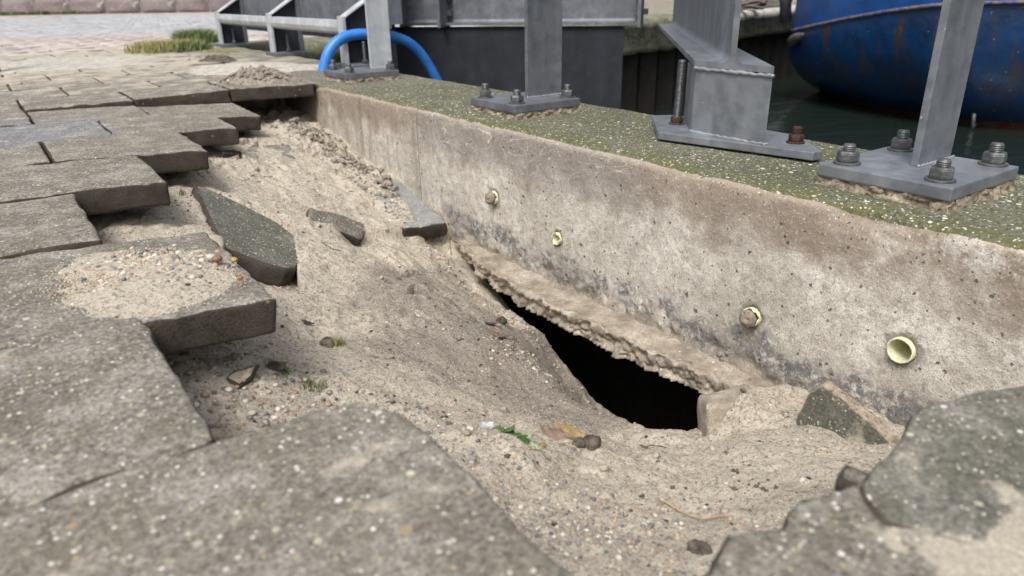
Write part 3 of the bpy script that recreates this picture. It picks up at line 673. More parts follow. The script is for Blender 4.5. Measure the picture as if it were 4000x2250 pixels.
def poly_slab(name, outline, th, mats, tf, n=90, seed=0, rough=1.0, r=.005, parent=None, rings=16):
    rz = min(r, .006)
    """broken slab with a free outline (star-shaped), centre at 0; tf maps local to world"""
    o = np.array(outline, float); o2 = np.vstack([o, o[:1]]); sl = np.r_[0, np.cumsum(np.linalg.norm(np.diff(o2, axis=0), axis=1))]
    q = np.linspace(0, sl[-1], n, endpoint=False); ox = np.interp(q, sl, o2[:, 0]); oy = np.interp(q, sl, o2[:, 1])
    c = o.mean(0); rim = np.c_[ox, oy]
    rim = rim + .006*rough*np.c_[fbm(np.c_[rim*25, q*0+seed], 3, 1), fbm(np.c_[rim*25, q*0+seed+9], 3, 2)]
    lay = []
    L = np.linalg.norm(rim-c, axis=1).mean()
    for s_ in np.linspace(0.0005, 1, rings)[:-1]: lay.append((s_*(1-r/L), 0, 0))
    lay += [(1-r/L, 0, 0), (1-.3*r/L, -.3*rz, 1), (1, -rz, 1), (1.0, -th*.35, 1), (.995, -th*.65, 1), (1-.1*r/L, -th+rz, 1), (1-r/L, -th, 1), (.02, -th, 1)]
    V = []; 
    for s_, z, m in lay: V.append(np.c_[c+(rim-c)*s_, np.full(n, z)])
    V = np.vstack(V); F = []; mi = []
    for i in range(len(lay)-1):
        for k in range(n): F.append((i*n+k, (i+1)*n+k, (i+1)*n+(k+1) % n, i*n+(k+1) % n)); mi.append(0 if lay[i+1][2] == 0 else 1)
    ei = np.repeat(np.array([math.exp(-abs(1-l[0])*L/.01) for l in lay]), n)
    for a in range(3):
        nn = fbm(V*50+seed, 3, seed+a); V[:, a] += rough*(.0013*nn+.004*ei*fbm(V*24+seed, 3, seed+a+8))
    V = tf(V); return link(name, fast_mesh(name, V, np.array(F), mi), mats, parent)
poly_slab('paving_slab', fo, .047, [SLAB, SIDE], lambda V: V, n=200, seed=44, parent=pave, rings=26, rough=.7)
def plane_tf(c, yaw, tx, ty):
    M = (Matrix.Rotation(yaw, 3, 'Z') @ Matrix.Rotation(ty, 3, 'Y') @ Matrix.Rotation(tx, 3, 'X'))
    M = np.array(M); return lambda V: V @ M.T + np.array(c)

# near slabs at the right of the pit, next to the lens
ra = [(.262, .190), (.30, .204), (.335, .188), (.37, .200), (.42, .186), (.425, .10), (.43, -.1), (.24, -.1)]
poly_slab('paving_slab', ra, .047, [SLAB, SIDE], lambda V: V+np.array([0, 0, -.004]), n=140, seed=5, parent=pave, rings=22)
rb = [(.405, .205), (.425, .222), (.47, .226), (.515, .235), (.56, .262), (.60, .276), (.70, .268), (.76, .26), (.76, -.1), (.50, -.1), (.45, .06)]
rb = [(.385, .150), (.400, .175), (.43, .188), (.455, .190), (.49, .200), (.515, .205), (.545, .205), (.575, .196), (.615, .180), (.70, .160), (.74, .0), (.50, -.05)]
poly_slab('paving_slab', rb, .045, [SLABM, SIDE], lambda V: V+np.array([0, 0, -.0022]), n=150, seed=8, parent=pave, rings=22)

# loose slabs fallen into the pit
def loose(name, corn, label, seed, th=.045, mats=None, n=26, rough=1.4):
    o = link(name, slab_mesh([np.array(c) for c in corn], th=th, n=n, seed=seed, rough=rough, r=.006), mats or [SLAB, SIDE])
    return tag(o, label, 'paving slab', 'paving slabs fallen into the sand')
_q = [np.array(v, float) for v in BIG]; _n = np.cross(_q[1]-_q[0], _q[3]-_q[0]); _n /= np.linalg.norm(_n)
def big_tf(V):
    a, b = V[:, 0:1], V[:, 1:2]; return (1-a)*(1-b)*_q[0]+a*(1-b)*_q[1]+a*b*_q[2]+(1-a)*b*_q[3]+_n*V[:, 2:3]
def big_slab():
    o = [(0, 0), (.5, -.02), (.80, .0), (.93, .08), (1.0, .26), (1.03, .50), (.98, .74), (.80, .90), (.45, .98), (.12, 1.01), (.01, .97), (-.01, .5)]
    O = poly_slab('fallen_paving_slab', [(p[0], p[1]) for p in o], .046, [SLABD, SIDE], big_tf, n=160, seed=3, rough=.5, rings=22, r=.03)
    return tag(O, 'large grey speckled slab tipped down the sand beside the undercut paving edge', 'paving slab', 'paving slabs fallen into the sand')
big_slab()
loose('fallen_paving_slab', GREY,
      'flat grey slab wedged against the concrete wall, half under sand', 11, mats=[m_simple('smooth_grey_concrete', (.19, .20, .20), (.27, .275, .27), 30, .8, 0, .002, c2=(.42, .37, .30)), SIDE])
loose('fallen_paving_slab', [at(1200, 850, -.162), at(1420, 940, -.246), at(1450, 870, -.236), at(1215, 800, -.148)],
      'thin slab with only its left corner showing out of the sand in the middle of the pit', 14, th=.03)
loose('fallen_paving_slab', [at(985, 712, -.146), at(1222, 722, -.176), at(1130, 560, -.138), at(960, 570, -.112)],
      'slab almost wholly covered in sand below the stepped paving, its near edge a thin dark line', 15, th=.03)
# shards
def shard(label, outline, th, c, yaw, tx, ty, seed, mats=None):
    o = poly_slab('concrete_fragment', outline, th, mats or [SLAB, SIDE], plane_tf(c, yaw, tx, ty), n=70, seed=seed, rough=1.3, rings=9)
    return tag(o, label, 'broken slab')
loose_w = poly_slab('concrete_fragment', [(.490, -.275), (.478, -.235), (.462, -.214), (.43, -.221), (.39, -.235), (.350, -.255), (.335, -.272), (.345, -.315), (.485, -.315)], .022, [SLABD, MORTAR],
    lambda V: np.c_[.850-V[:, 2]*1.0-.25*(V[:, 1]+.315)*-1*.3, V[:, 0], V[:, 1]], n=110, seed=21, rough=.8, rings=12, r=.003)
tag(loose_w, 'long wedge-shaped slab fragment standing on edge in the sand at the foot of the wall', 'broken slab')
c = at(960, 1560, -.15)
shard('small triangular stone chip lying in the gap below the sandy slab', [(-.02, -.012), (-.014, .014), (.006, .010), (.024, -.010), (.008, -.016)], .010, (c[0], c[1], sz(c[0], c[1])+.012), .4, .35, -.35, 25, [LEDGE, SIDE])
shard('small grey stub of slab under the near right paving', [(-.014, -.010), (-.014, .010), (.014, .010), (.014, -.010)], .016, (.440, .200, -.022), .3, .1, .1, 27)
c = at(1050, 700, -.12)
c = at(640, 880, -.10)
shard('sand-dusted stub of stone sticking up under the paving edge', [(-.05, -.02), (-.03, .02), (.03, .02), (.05, -.02)], .03, (.245, 1.27, -.085), -.6, .3, .2, 29, [LEDGE, LEDGE])
c = at(910, 665, -.14); shard('dark broken lump lying on the sand below the stepped slabs', [(-.025, -.012), (-.01, .014), (.02, .010), (.026, -.01)], .02, (c[0], c[1], sz(c[0], c[1])+.013), .3, .1, .1, 30, [SIDE, SIDE])
# concrete block at the lip of the hole
loose_o = link('lip_block', slab_mesh([(.792, .606, -.296), (.846, .566, -.292), (.905, .62, -.305), (.845, .668, -.320)], th=.075, n=24, seed=33, rough=1.6), [LEDGE, LEDGE])
tag(loose_o, 'sand-crusted block forming the right rim of the dark hole', 'concrete block')

# ------------------------------------------------------------------ railing posts
def add_bolt(parent, x, y, z, af=.030, rod=.020, rh=.022, lean=0, mat=None, nutm=None):
    mat = mat or BOLT; nutm = nutm or mat
    bm = bmesh.new(); prof = [(rod/2*.9, 0)]
    zz = .008
    while zz < af*.62+rh: prof += [(rod/2, zz), (rod/2, zz+.0011), (rod/2*.86, zz+.0017), (rod/2*.86, zz+.0024)]; zz += .0028
    prof += [(rod/2*.85, zz+.001)]
    add_lathe(bm, prof, seg=14)
    b = bm_obj('bolt', bm, mat, parent, loc=(x, y, z), smooth=True)
    b.rotation_euler = (lean, lean*.6, random.uniform(0, 1))
    bm = bmesh.new(); R = af/2/math.cos(math.pi/6)
    rings = []
    for rr, z_ in ((R*.92, .0035), (R, .0065), (R, af*.55), (R*.90, af*.66)):
        rings.append([bm.verts.new((rr*math.cos(k*math.pi/3), rr*math.sin(k*math.pi/3), z_)) for k in range(6)])
    for a, c2 in zip(rings, rings[1:]):
        for k in range(6): bm.faces.new((a[k], a[(k+1) % 6], c2[(k+1) % 6], c2[k]))
    bm.faces.new(rings[0][::-1]); bm.faces.new(rings[-1])
    bmesh.ops.bevel(bm, geom=bm.edges[:], offset=.0012, segments=2, affect='EDGES')
    link_n = bm_obj('nut', bm, nutm, b)
    bm = bmesh.new(); add_lathe(bm, [(R*1.12, 0), (R*1.18, .0008), (R*1.18, .0030), (R*1.12, .0036)], seg=22)
    bm_obj('washer', bm, mat, b)
    return b
def pad_mesh(x0, x1, y0, y1, z0, z1, seed, spread=.003):
    n = 40; m = 10; V = []
    per = []
    for i in range(n): per.append((x0+(x1-x0)*i/n, y0))
    for i in range(n): per.append((x1, y0+(y1-y0)*i/n))
    for i in range(n): per.append((x1-(x1-x0)*i/n, y1))
    for i in range(n): per.append((x0, y1-(y1-y0)*i/n))
    per = np.array(per); c = np.array([(x0+x1)/2, (y0+y1)/2]); V = []
    for j in range(m):
        a = j/(m-1); k = 1+spread*2*(1-a)**1.5/((x1-x0)/2)
        V.append(np.c_[c+(per-c)*k, np.full(len(per), z0+(z1-z0)*a)])
    V = np.vstack(V); N = len(per)
    for a in range(2): V[:, a] += .009*fbm(V*70+seed, 3, seed+a)+.005*fbm(V*200, 2, seed+a)
    F = [(j*N+k, j*N+(k+1) % N, (j+1)*N+(k+1) % N, (j+1)*N+k) for j in range(m-1) for k in range(N)]
    return fast_mesh('mortar_bed', V, np.array(F))
def rail_post(y, label, xoff, mat, seed, pw=.108, pt=.012, lb=None):
    r = thing('railing_post', label, 'railing post', (1.187, y, 0), 0, 'railing posts bolted to the quay beam')
    link('mortar_bed', pad_mesh(-.104, .104, -.104, .104, -.006, .016, seed), MORTAR, r)
    box('base_plate', (-.108, .108, -.105, .105, .015, .036), GALVD if seed != 1 else mat, r, bev=.003)
    box('post', (xoff-pw/2, xoff+pw/2, -.008, -.008+pt, .036, 1.05), mat, r, bev=.0012)
    bm = bmesh.new()   # weld bead
    n = 40
    add_tube(bm, [(xoff-pw/2-.004+(pw+.008)*i/n, -.011+.001*math.sin(i*1.3), .037+.0008*math.sin(i*2.1)) for i in range(n+1)], [.0026+.0004*math.sin(i*1.9) for i in range(n+1)], 8)
    bm_obj('weld', bm, WELD, r, smooth=True)
    for (bx, by) in ((-.078, -.072), (-.078, .074), (.088, -.074), (.088, .074)):
        add_bolt(r, bx, by, .036, .031, .020, .010+random.uniform(0, .006))
    return r
rail_post(.545, 'wide flat railing post nearest the camera at the right, in front of the blue boat', .038, GALV, 1)
rail_post(1.597, 'middle flat railing post in front of the dark steel sheet', .068-.005, GALVD, 2, .118)
rail_post(2.640, 'left railing post standing in front of the blue ladder hoop', .085, GALVL, 3, .09)

# ------------------------------------------------------------------ steel gangway support at the right
plat = thing('steel_gangway', 'grey galvanised I-beam gangway frame on a box stub and a bolted base plate', 'gangway', (1.25, .95, 0))
def P2(o, pts): return [(p[0]-1.25, p[1]-.95) for p in pts]
bm = bmesh.new(); add_prism(bm, P2(0, [(1.147, 1.068), (1.210, .742), (1.232, .738), (1.335, .86), (1.345, 1.20), (1.296, 1.231)]), .005, .021, .002)
bm_obj('base_plate', bm, GALV, plat)
# box stub, slightly twisted towards the diagonal beam
stub = [(1.198, 1.022), (1.198, .838), (1.330, .905), (1.345, 1.03)]
stub = [(1.198, 1.024), (1.198, .838), (1.312, .952), (1.312, 1.145)]
bm = bmesh.new(); add_prism(bm, P2(0, stub), .021, .150, .004); bm_obj('box_stub', bm, GALV, plat)
def wavy(a, b, r, n=60, amp=.0006, seed=0):
    a = Vector(a); b = Vector(b); return [a.lerp(b, i/n)+Vector((0, 0, amp*math.sin(i*.9+seed)+amp*.6*math.sin(i*.37))) for i in range(n+1)], [r*(.8+.07*math.sin(i*1.15+seed)+.05*math.sin(i*2.9)+.1*math.sin(i*.23)) for i in range(n+1)]
for a, b, r in (((1.197, 1.026, .151), (1.197, .836, .149), .0048), ((1.197, 1.026, .022), (1.197, .836, .022), .0042), ((1.312, .952, .022), (1.20, .836, .022), .0035)):
    pth, rr = wavy(Vector(a)-Vector((1.25, .95, 0)), Vector(b)-Vector((1.25, .95, 0)), r); bm = bmesh.new(); add_tube(bm, pth, rr, 8); bm_obj('weld', bm, WELD, plat, smooth=True)
def ibeam(name, A, B, w_, hgt, tf_, tw, z0, mat, parent, skewA=0.0, skewB=0.0, org=(1.25, .95), fil=.016):
    """I-section from A to B (x,y); ends can be cut askew"""
    A = Vector(A); B = Vector(B); d = (B-A).normalized(); s_ = Vector((d.y, -d.x))  # right-hand side
    h2 = w_/2
    pr = [(-h2, 0), (h2, 0), (h2, tf_), (tw/2+fil, tf_)]
    for k in range(1, 6): a = k/6*math.pi/2; pr.append((tw/2+fil-fil*math.sin(a), tf_+fil-fil*math.cos(a)))
    pr.append((tw/2, tf_+fil))
    up = [(x, hgt-z) for x, z in pr[::-1]]
    right = pr[1:]+up[:-1]
    prof = right+[(-x, z) for x, z in right[::-1]]
    bm = bmesh.new(); ends = []
    for P, sk in ((A, skewA), (B, skewB)):
        ends.append([bm.verts.new((P.x+s_.x*x+d.x*x*sk-org[0], P.y+s_.y*x+d.y*x*sk-org[1], z0+z)) for x, z in prof])
    n = len(prof)
    fs = [bm.faces.new(ends[0][::-1]), bm.faces.new(ends[1])]
    for i in range(n): fs.append(bm.faces.new((ends[0][i], ends[0][(i+1) % n], ends[1][(i+1) % n], ends[1][i])))
    bmesh.ops.recalc_face_normals(bm, faces=bm.faces)
    o = bm_obj(name, bm, mat, parent); return o
DA = Vector((1.196, .931)); DB = Vector((2.48, 2.26))
ibeam('main_beam', DA, DB, .132, .36, .012, .010, .154, GALV, plat, skewA=-1.0)
ibeam('cross_beam', (2.50, 2.47), (1.78, 3.34), .13, .36, .012, .009, .158, GALVD, plat)
# end plate with bolts where the two beams meet, and at the far end
def oriented(c, d):
    d = Vector(d).normalized(); s_ = Vector((d.y, -d.x))
    return lambda p: Vector((c[0]+d.x*p[0]+s_.x*p[1]-1.25, c[1]+d.y*p[0]+s_.y*p[1]-.95, p[2]))
dc = Vector((-.72, .87)).normalized()
for cc in ((2.45, 2.43), (1.86, 3.145), (1.77, 3.35)):
    tf = oriented(cc, dc); box('end_plate', (-.008, .008, -.07, .07, .15, .55), GALVD, plat, bev=.001, tf=tf)
    for zz in (.20, .27, .34):
        bm = bmesh.new(); add_box(bm, -.03, .03, .035-.012, .035+.012, zz, zz+.024, tf=tf); bm_obj('bolt', bm, BOLT, plat)
# hanging dark sheet below the cross beam
tf = oriented((2.42, 2.50), dc); box('skirt_sheet', (0, 1.14, -.004, .004, -1.1, .152), DARKP, plat, bev=0, tf=tf)
# threaded rods with nuts
def add_rod(x, y, hgt, lean=(0, 0), nutm=RUST, rm=None):
    b = add_bolt(plat, x-1.25, y-.95, .021, .026, .0185, hgt, 0, rm or RODM, nutm); b.rotation_euler = (lean[0], lean[1], 0); return b
add_rod(1.250, 1.110, .120, (.02, .012)); add_rod(1.262, .815, .014, (0, 0), RUST, RUST)

# ------------------------------------------------------------------ bracket frame at the far left
fr = thing('steel_bracket_frame', 'row of galvanised steel brackets with sloping tops standing on the far quay', 'steel frame', (1.33, 4.1, 0))
FX, FY = 1.33, 4.1
for k, y in enumerate((5.10, 4.09, 3.13)):
    yy = y-FY
    box('base_plate', (-.02, .16, yy-.11, yy+.05, 0, .018), GALVD, fr, bev=.002)
    box('leg', (0, .014, yy-.03, yy+.03, .018, .215), GALVL, fr, bev=.002)
    bm = bmesh.new(); tf = lambda p, yy=yy: Vector((p[0], yy+p[2], p[1]))
    add_prism(bm, [(0, .200), (.014, .215), (.36, .425), (.36, .410)], -.03, .03, .001, tf); bm_obj('top_flange', bm, GALVL, fr)
    bm = bmesh.new(); add_prism(bm, [(.014, .018), (.155, .018), (.155, .29), (.014, .205)], -.004, .004, 0, tf); bm_obj('web_plate', bm, DARKP, fr)  # shade under the frame is put into the web's dark colour
    box('rear_flange', (.155, .170, yy-.04, yy+.03, .018 if k < 2 else -.1, .42), GALVD, fr, bev=.001)
    add_bolt(fr, .07, yy-.07, .018, .026, .018, .075, 0, RODM, RODM)
for a, b in ((3.16, 4.06), (4.12, 5.07)):
    bm = bmesh.new()
    tf = lambda p: Vector((p[0], p[2], p[1]))
    add_prism(bm, [(.0, .198), (-.004, .170), (.004, .150), (.030, .138), (.05, .142), (.05, .198)], a-FY, b-FY, .002, tf); bm_obj('front_rail', bm, GALVL, fr)
box('main_web', (.172, .182, 3.0-FY, 5.3-FY, .16, .60), GALVD, fr, bev=.001)
box('under_beam', (.172, .30, 3.2-FY, 5.3-FY, .10, .158), DARKP, fr, bev=.001)  # dark colour stands for the shade below the front rail
box('column', (.195, .31, 3.22-FY, 3.235-FY, -.5, .8), GALVD, fr, bev=.001)
box('column_plate', (.27, .33, 3.18-FY, 3.20-FY, .17, .8), GALVL, fr, bev=.001)

# blue ladder hoop
bm = bmesh.new()
ctrl = [(1.215, -.03), (1.222, .002), (1.238, .045), (1.262, .083), (1.300, .116), (1.345, .134), (1.40, .139), (1.46, .137), (1.52, .131), (1.58, .118), (1.635, .096), (1.685, .058), (1.725, .010), (1.765, -.055), (1.80, -.13), (1.82, -.25), (1.83, -1.3)]
pts = []
for i in range(len(ctrl)-1):
    p0 = ctrl[max(i-1, 0)]; p1 = ctrl[i]; p2 = ctrl[i+1]; p3 = ctrl[min(i+2, len(ctrl)-1)]
    for s_ in (0, .33, .66):
        pts.append(tuple(.5*(2*p1[a]+(-p0[a]+p2[a])*s_+(2*p0[a]-5*p1[a]+4*p2[a]-p3[a])*s_**2+(-p0[a]+3*p1[a]-3*p2[a]+p3[a])*s_**3) for a in (0, 1)))
lad = thing('ladder_hoop', 'bright blue bent steel tube of a quay ladder behind the left railing post', 'ladder', (1.22, 3.1, 0))
add_tube(bm, [(p[0]-1.22, 0, p[1]) for p in pts], .0235, 18); bm_obj('tube', bm, BLUE, lad, smooth=True)
bm = bmesh.new(); add_prism(bm, [(.20, .142), (.245, .158), (.25, .20), (.272, .168), (.31, .20), (.30, .160), (.335, .142)], .008, .016, .001, lambda p: Vector((p[0], p[2], p[1])))
bm_obj('gusset', bm, BLUE, lad)

# ------------------------------------------------------------------ far quay, clinker paving, granite wall
land = [(-14, 5.28), (1.418, 5.18), (9.0, 7.15), (14.5, 8.9), (30, 14), (30, 40), (-30, 40), (-30, 5.28)]
bm = bmesh.new(); add_prism(bm, land, -.38, -.034); tag(bm_obj('ground', bm, CLJ), None, None, kind='structure')
def cap_piece(x0, x1):
    f = lambda x: 5.05+(x-1.418)*.277
    a = Vector((x0, f(x0))); b = Vector((x1, f(x1))); d = (b-a).normalized(); nrm = Vector((-d.y, d.x)); L = (b-a).length
    n = max(3, int(L/.12)); prof = [(.45, 0), (.10, 0), (.03, -.02), (0, -.07), (.005, -.13), (.02, -.14), (.0, -.36), (.04, -.41), (.45, -.41)]
    V = []
    for i in range(n+1):
        for q, z in prof:
            p = a+d*(L*i/n)+nrm*q; V.append((p.x, p.y, z))
    V = np.array(V); m = len(prof)
    nz = fbm(V*6, 3, 77); V[:, 2] += .03*nz*(V[:, 2] < -.1); V[:, 1] += .02*nz
    F = [(i*m+j, i*m+j+1, (i+1)*m+j+1, (i+1)*m+j) for i in range(n) for j in range(m-1)]
    mi = [0 if j < 4 else 1 for i in range(n) for j in range(m-1)]
    return fast_mesh('cap_beam', V, np.array(F), mi)
fq = thing('far_quay_wall', 'mossy concrete cap on dark piles across the water beyond the gangway', 'quay wall')
link('cap_beam', cap_piece(1.42, 8.0), [MOSSC, MOSSC], fq); link('cap_beam', cap_piece(8.01, 24), [CAPT, MOSSC], fq)
for i in range(46):
    x = 1.6+i*.48; y = 5.05+(x-1.418)*.277+.22
    if i < 30 or True:
        bm = bmesh.new(); add_box(bm, x, x+.30, y, y+.25, -1.9, -.40, tf=None); bm_obj('pile', bm, PILE, fq)
bm = bmesh.new(); add_prism(bm, [(1.3, 5.6), (24, 11.9), (24, 12.2), (1.3, 5.9)], -1.9, -.39); bm_obj('back_sheet', bm, DARKP, fq)
box('deep_wall', (1.30, 1.55, 5.2, 5.9, -1.9, -.39), DARKP, fq, bev=0)

# clinker paving in herringbone; 300 nearest as bricks, the rest joined
cl = thing('clinker_paving', None, None); del cl['label']; del cl['category']; cl['kind'] = 'structure'
fwd = np.array([math.sin(QA), math.cos(QA)]); rgt = np.array([fwd[1], -fwd[0]])
def brick_mesh(L, W):
    bm = bmesh.new(); add_box(bm, -L/2, L/2, -W/2, W/2, -.06, 0, .004); me = bpy.data.meshes.new('brick'); bm.to_mesh(me); bm.free(); return me
BL, BW = .21, .105
cand = []
ca, sa = math.cos(.35), math.sin(.35)
for i in range(-150, 190):
    for j in range(-60, 150):
        for v in (0, 1):
            # herringbone lattice
            x = i*BW*1.0+j*BW; y = i*-BW+j*BW*1.0 if False else 0
            break
def inland(x, y):
    if y < 5.32: return False
    if x > 1.2 and y < 5.05+(x-1.418)*.277+.48: return False
    return True
for a in range(-60, 170):
    for b in range(-60, 60):
        # each (a,b) gives one lying and one standing brick of the herringbone
        bx = a*BW+b*2*BW; by = -a*BW+b*2*BW
        for v, (ox, oy, rot) in enumerate(((BW, BW/2, 0), (BW/2, -BW*0+BW*2.0, math.pi/2))):
            x = bx+ox; y = by+oy
            X = ca*x-sa*y+2.0; Y = sa*x+ca*y+12.0
            if not inland(X, Y): continue
            p = np.array([X, Y]); D = p@fwd; R_ = p@rgt
            if D < 3.5 or D > 16.9 or R_ < -.76*D-.3 or R_ > .12*D: continue
            if R_ > -.28*D and D > 11: continue
            cand.append((D, X, Y, rot+.35))
cand.sort()
bmesh_shared = [brick_mesh(BL-.008, BW-.008)]
for m_ in (CLG, CLP): pass
bp_ = bmesh_shared[0]; bp_.materials.append(CLP); bg_ = bp_.copy(); bg_.materials.clear(); bg_.materials.append(CLG)
rest = {0: ([], []), 1: ([], [])}
for idx, (D, X, Y, rot) in enumerate(cand):
    pink = D < 6.6+.4*math.sin(X*.9) or (D > 14.6 and X > -1.0+0*D)
    z = -.004+random.uniform(-.002, .002)
    if idx < 300:
        o = bpy.data.objects.new('brick', bp_ if pink else bg_); COL.objects.link(o); o.parent = cl; o.location = (X, Y, z); o.rotation_euler = (random.uniform(-.008, .008), random.uniform(-.008, .008), rot)
    else:
        V, F = rest[0 if pink else 1]; n0 = len(V); c_, s_ = math.cos(rot), math.sin(rot)
        hx, hy = (BL-.010)/2, (BW-.010)/2; tl = random.uniform(-.0015, .0015)
        for zz, e in ((-.03, 0), (0, .003)):
            for qx, qy in ((-1, -1), (1, -1), (1, 1), (-1, 1)):
                lx, ly = qx*(hx-e), qy*(hy-e); V.append((X+c_*lx-s_*ly, Y+s_*lx+c_*ly, z+zz+(tl*qx if zz == 0 else 0)))
        F += [(n0+4, n0+5, n0+6, n0+7), (n0, n0+1, n0+5, n0+4), (n0+1, n0+2, n0+6, n0+5), (n0+2, n0+3, n0+7, n0+6), (n0+3, n0, n0+4, n0+7)]
for key, mt in ((0, CLP), (1, CLG)):
    if rest[key][0]: link('brick_field', fast_mesh('brick_field', np.array(rest[key][0]), np.array(rest[key][1])), mt, cl, kind='stuff', smooth=False)

gw = thing('granite_wall', 'low wall of rough pinkish granite blocks behind the paving at the upper left', 'wall', (*(fwd*16.9+rgt*-6.4), 0), -QA)
box('mortar', (-9, 9, .05, .5, -.1, 1.4), GMORT, gw, bev=0)
for rw in range(3):
    x = -8.6+rw*.37
    while x < 8:
        L = random.uniform(.68, .82); hgt = .40; bm = bmesh.new(); bmesh.ops.create_grid(bm, x_segments=9, y_segments=6, size=.5)
        z0 = -.05+rw*.44
        for v in bm.verts:
            a, b = v.co.x*2, v.co.y*2; e = max(abs(a), abs(b)); k = 1-max(0, e-.75)/.25
            nn = fbm([(x+a*1.3, b*1.3, rw)], 3, 80)[0]
            v.co = Vector((a*(L/2-.022)+.012*nn, .05*(1-k*1.0)-.035*nn*k-.05*k, b*(hgt/2-.012)+.01*nn))
        for f in bm.faces: f.normal_flip()
        o = bm_obj('stone', bm, GRAN, gw, loc=(x+L/2, 0, z0+hgt/2), smooth=True)
        x += L
box('plinth', (-9, 9, -.32, .049, -.06, -.006), CLJ, gw, bev=0)

# ------------------------------------------------------------------ water and boat
bm = bmesh.new(); bmesh.ops.create_grid(bm, x_segments=1, y_segments=1, size=60)
for v in bm.verts: v.co += Vector((61.31, 30, -1.2))
tag(bm_obj('water', bm, WATER), None, None, kind='structure')
boat = thing('boat', 'large weathered blue boat hull with a rusty rubbing line, moored beyond the railing', 'boat')
def lift(px, py, D, ):
    d = ray(px, py); k = D/(d[:2]@fwd); return np.array([0, 0, CH])+d*k
wl = [at(3205, 352, -1.2), at(3290, 392, -1.2), at(3400, 422, -1.2), at(3540, 446, -1.2), at(3700, 474, -1.2), at(3860, 497, -1.2), at(4020, 506, -1.2), at(4300, 508, -1.2), at(4900, 500, -1.2)]
rb_ = [lift(3092, 118, 10.6), lift(3180, 98, 9.9), lift(3300, 72, 9.3), lift(3470, 42, 8.7), lift(3640, 20, 8.2), lift(3820, 11, 7.9), lift(4000, 8, 7.7), lift(4300, 4, 7.5), lift(4900, 0, 7.3)]
wl = np.array(wl); rb_ = np.array(rb_)
def resample(P, n):
    s_ = np.r_[0, np.cumsum(np.linalg.norm(np.diff(P, axis=0), axis=1))]; q = np.linspace(0, s_[-1], n)
    return np.c_[[np.interp(q, s_, P[:, a]) for a in range(3)]].T
n = 70
kx = np.linspace(0, 8, n)
W_ = np.c_[[np.interp(kx, np.arange(9), wl[:, a]) for a in range(3)]].T; T_ = np.c_[[np.interp(kx, np.arange(9), rb_[:, a]) for a in range(3)]].T
for _ in range(6):
    for Q in (W_, T_): Q[1:-1] = .25*Q[:-2]+.5*Q[1:-1]+.25*Q[2:]
# far side: mirrored sweep behind the stem so the hull is closed
back = np.array([2.2, 1.6, 0]); axis_d = np.array([*(rgt*.95+fwd*.25), 0]); axis_d /= np.linalg.norm(axis_d)
def mirror(Q):
    k = np.r_[0, np.cumsum(np.linalg.norm(np.diff(Q[:, :2], axis=0), axis=1))][:, None]
    o = Q[0]+k*np.array([*(rgt*.8+fwd*.6), 0])[None]; o[:, 2] = Q[:, 2]; return o
lv = np.linspace(-.35, 1, 36); rowsV = []
for v in lv:
    if v < 0: g = -v*-.9; z = -1.2+v*1.2
    else: g = 1-(1-v)**2.8; z = None
    base = W_+(T_-W_)*np.array([g, g, 0])[None]
    base[:, 2] = z if z is not None else W_[:, 2]+(T_[:, 2]-W_[:, 2])*v
    M_ = mirror(base); rowsV.append(np.vstack([M_[::-1][:-1], base]))
nn = rowsV[0].shape[0]; V = np.vstack(rowsV)
link('hull', fast_mesh('hull', V, grid_faces(len(lv), nn)), HULL, boat)
up_rows = [rowsV[-1]+np.array([0, 0, .0])]
for k in range(1, 6): up_rows.append(rowsV[-1]+np.array([0, 0, .16*k])-np.array([*(fwd*.02*k), 0]))
link('bulwark', fast_mesh('bulwark', np.vstack(up_rows), grid_faces(6, nn)), m_simple('bright_blue_paint', (.003, .040, .17), (.005, .066, .25), 3, .4, 0, .01, 5, .4, (.03, .05, .14)), boat)
bm = bmesh.new(); add_tube(bm, [tuple(p-np.array([*(fwd*.03), 0])) for p in T_[::1]], .020, 8); bm_obj('rubbing_strake', bm, m_simple('rusty_strake', (.03, .05, .16), (.20, .14, .10), 18, .7, 0, .01), boat, smooth=True)
p0 = lift(3098, 165, 10.6)
bm = bmesh.new(); add_tube(bm, [tuple(lift(3094, 178, 10.7)), tuple(lift(3096, 158, 10.5)), tuple(lift(3112, 146, 10.2)), tuple(lift(3136, 134, 9.95))], [.045, .07, .06, .02], 12); bm_obj('stem_fitting', bm, m_simple('worn_fitting', (.05, .045, .05), (.13, .11, .11), 10, .6), boat, smooth=True)
bm = bmesh.new(); a = lift(3805, 445, 8.1); b = lift(3795, 500, 8.1); add_tube(bm, [tuple(a), tuple(a+(b-a)*.5+np.array([.02, 0, 0])), tuple(b), tuple(b+np.array([.06, 0, .03]))], .018, 8); bm_obj('mooring_eye', bm, BOLT, boat, smooth=True)
bm = bmesh.new(); add_tube(bm, [tuple(lift(3905, 60, 7.85)+0), tuple(lift(3960, 200, 7.95)), tuple(lift(4010, 340, 8.05))], .012, 8); bm_obj('hull_seam', bm, HULL, boat, smooth=True)

f0 = lift(3069, -60, 10.3); f1 = lift(3068, 86, 10.3)
bm = bmesh.new(); ax_ = [f0, f0+(f1-f0)*.45, f0+(f1-f0)*.5, f1]
add_tube(bm, [tuple(p) for p in (f0+np.array([.12, .02, .1]), f0+np.array([.06, .01, 0]), f0+(f1-f0)*.45, f0+(f1-f0)*.48, f1-(f1-f0)*.02, f1)], [.07, .09, .085, .075, .078, .06], 18)
tag(bm_obj('boat_fender', bm, BLACK, smooth=True), 'black cylindrical rubber fender hanging beside the bow of the blue boat', 'fender')
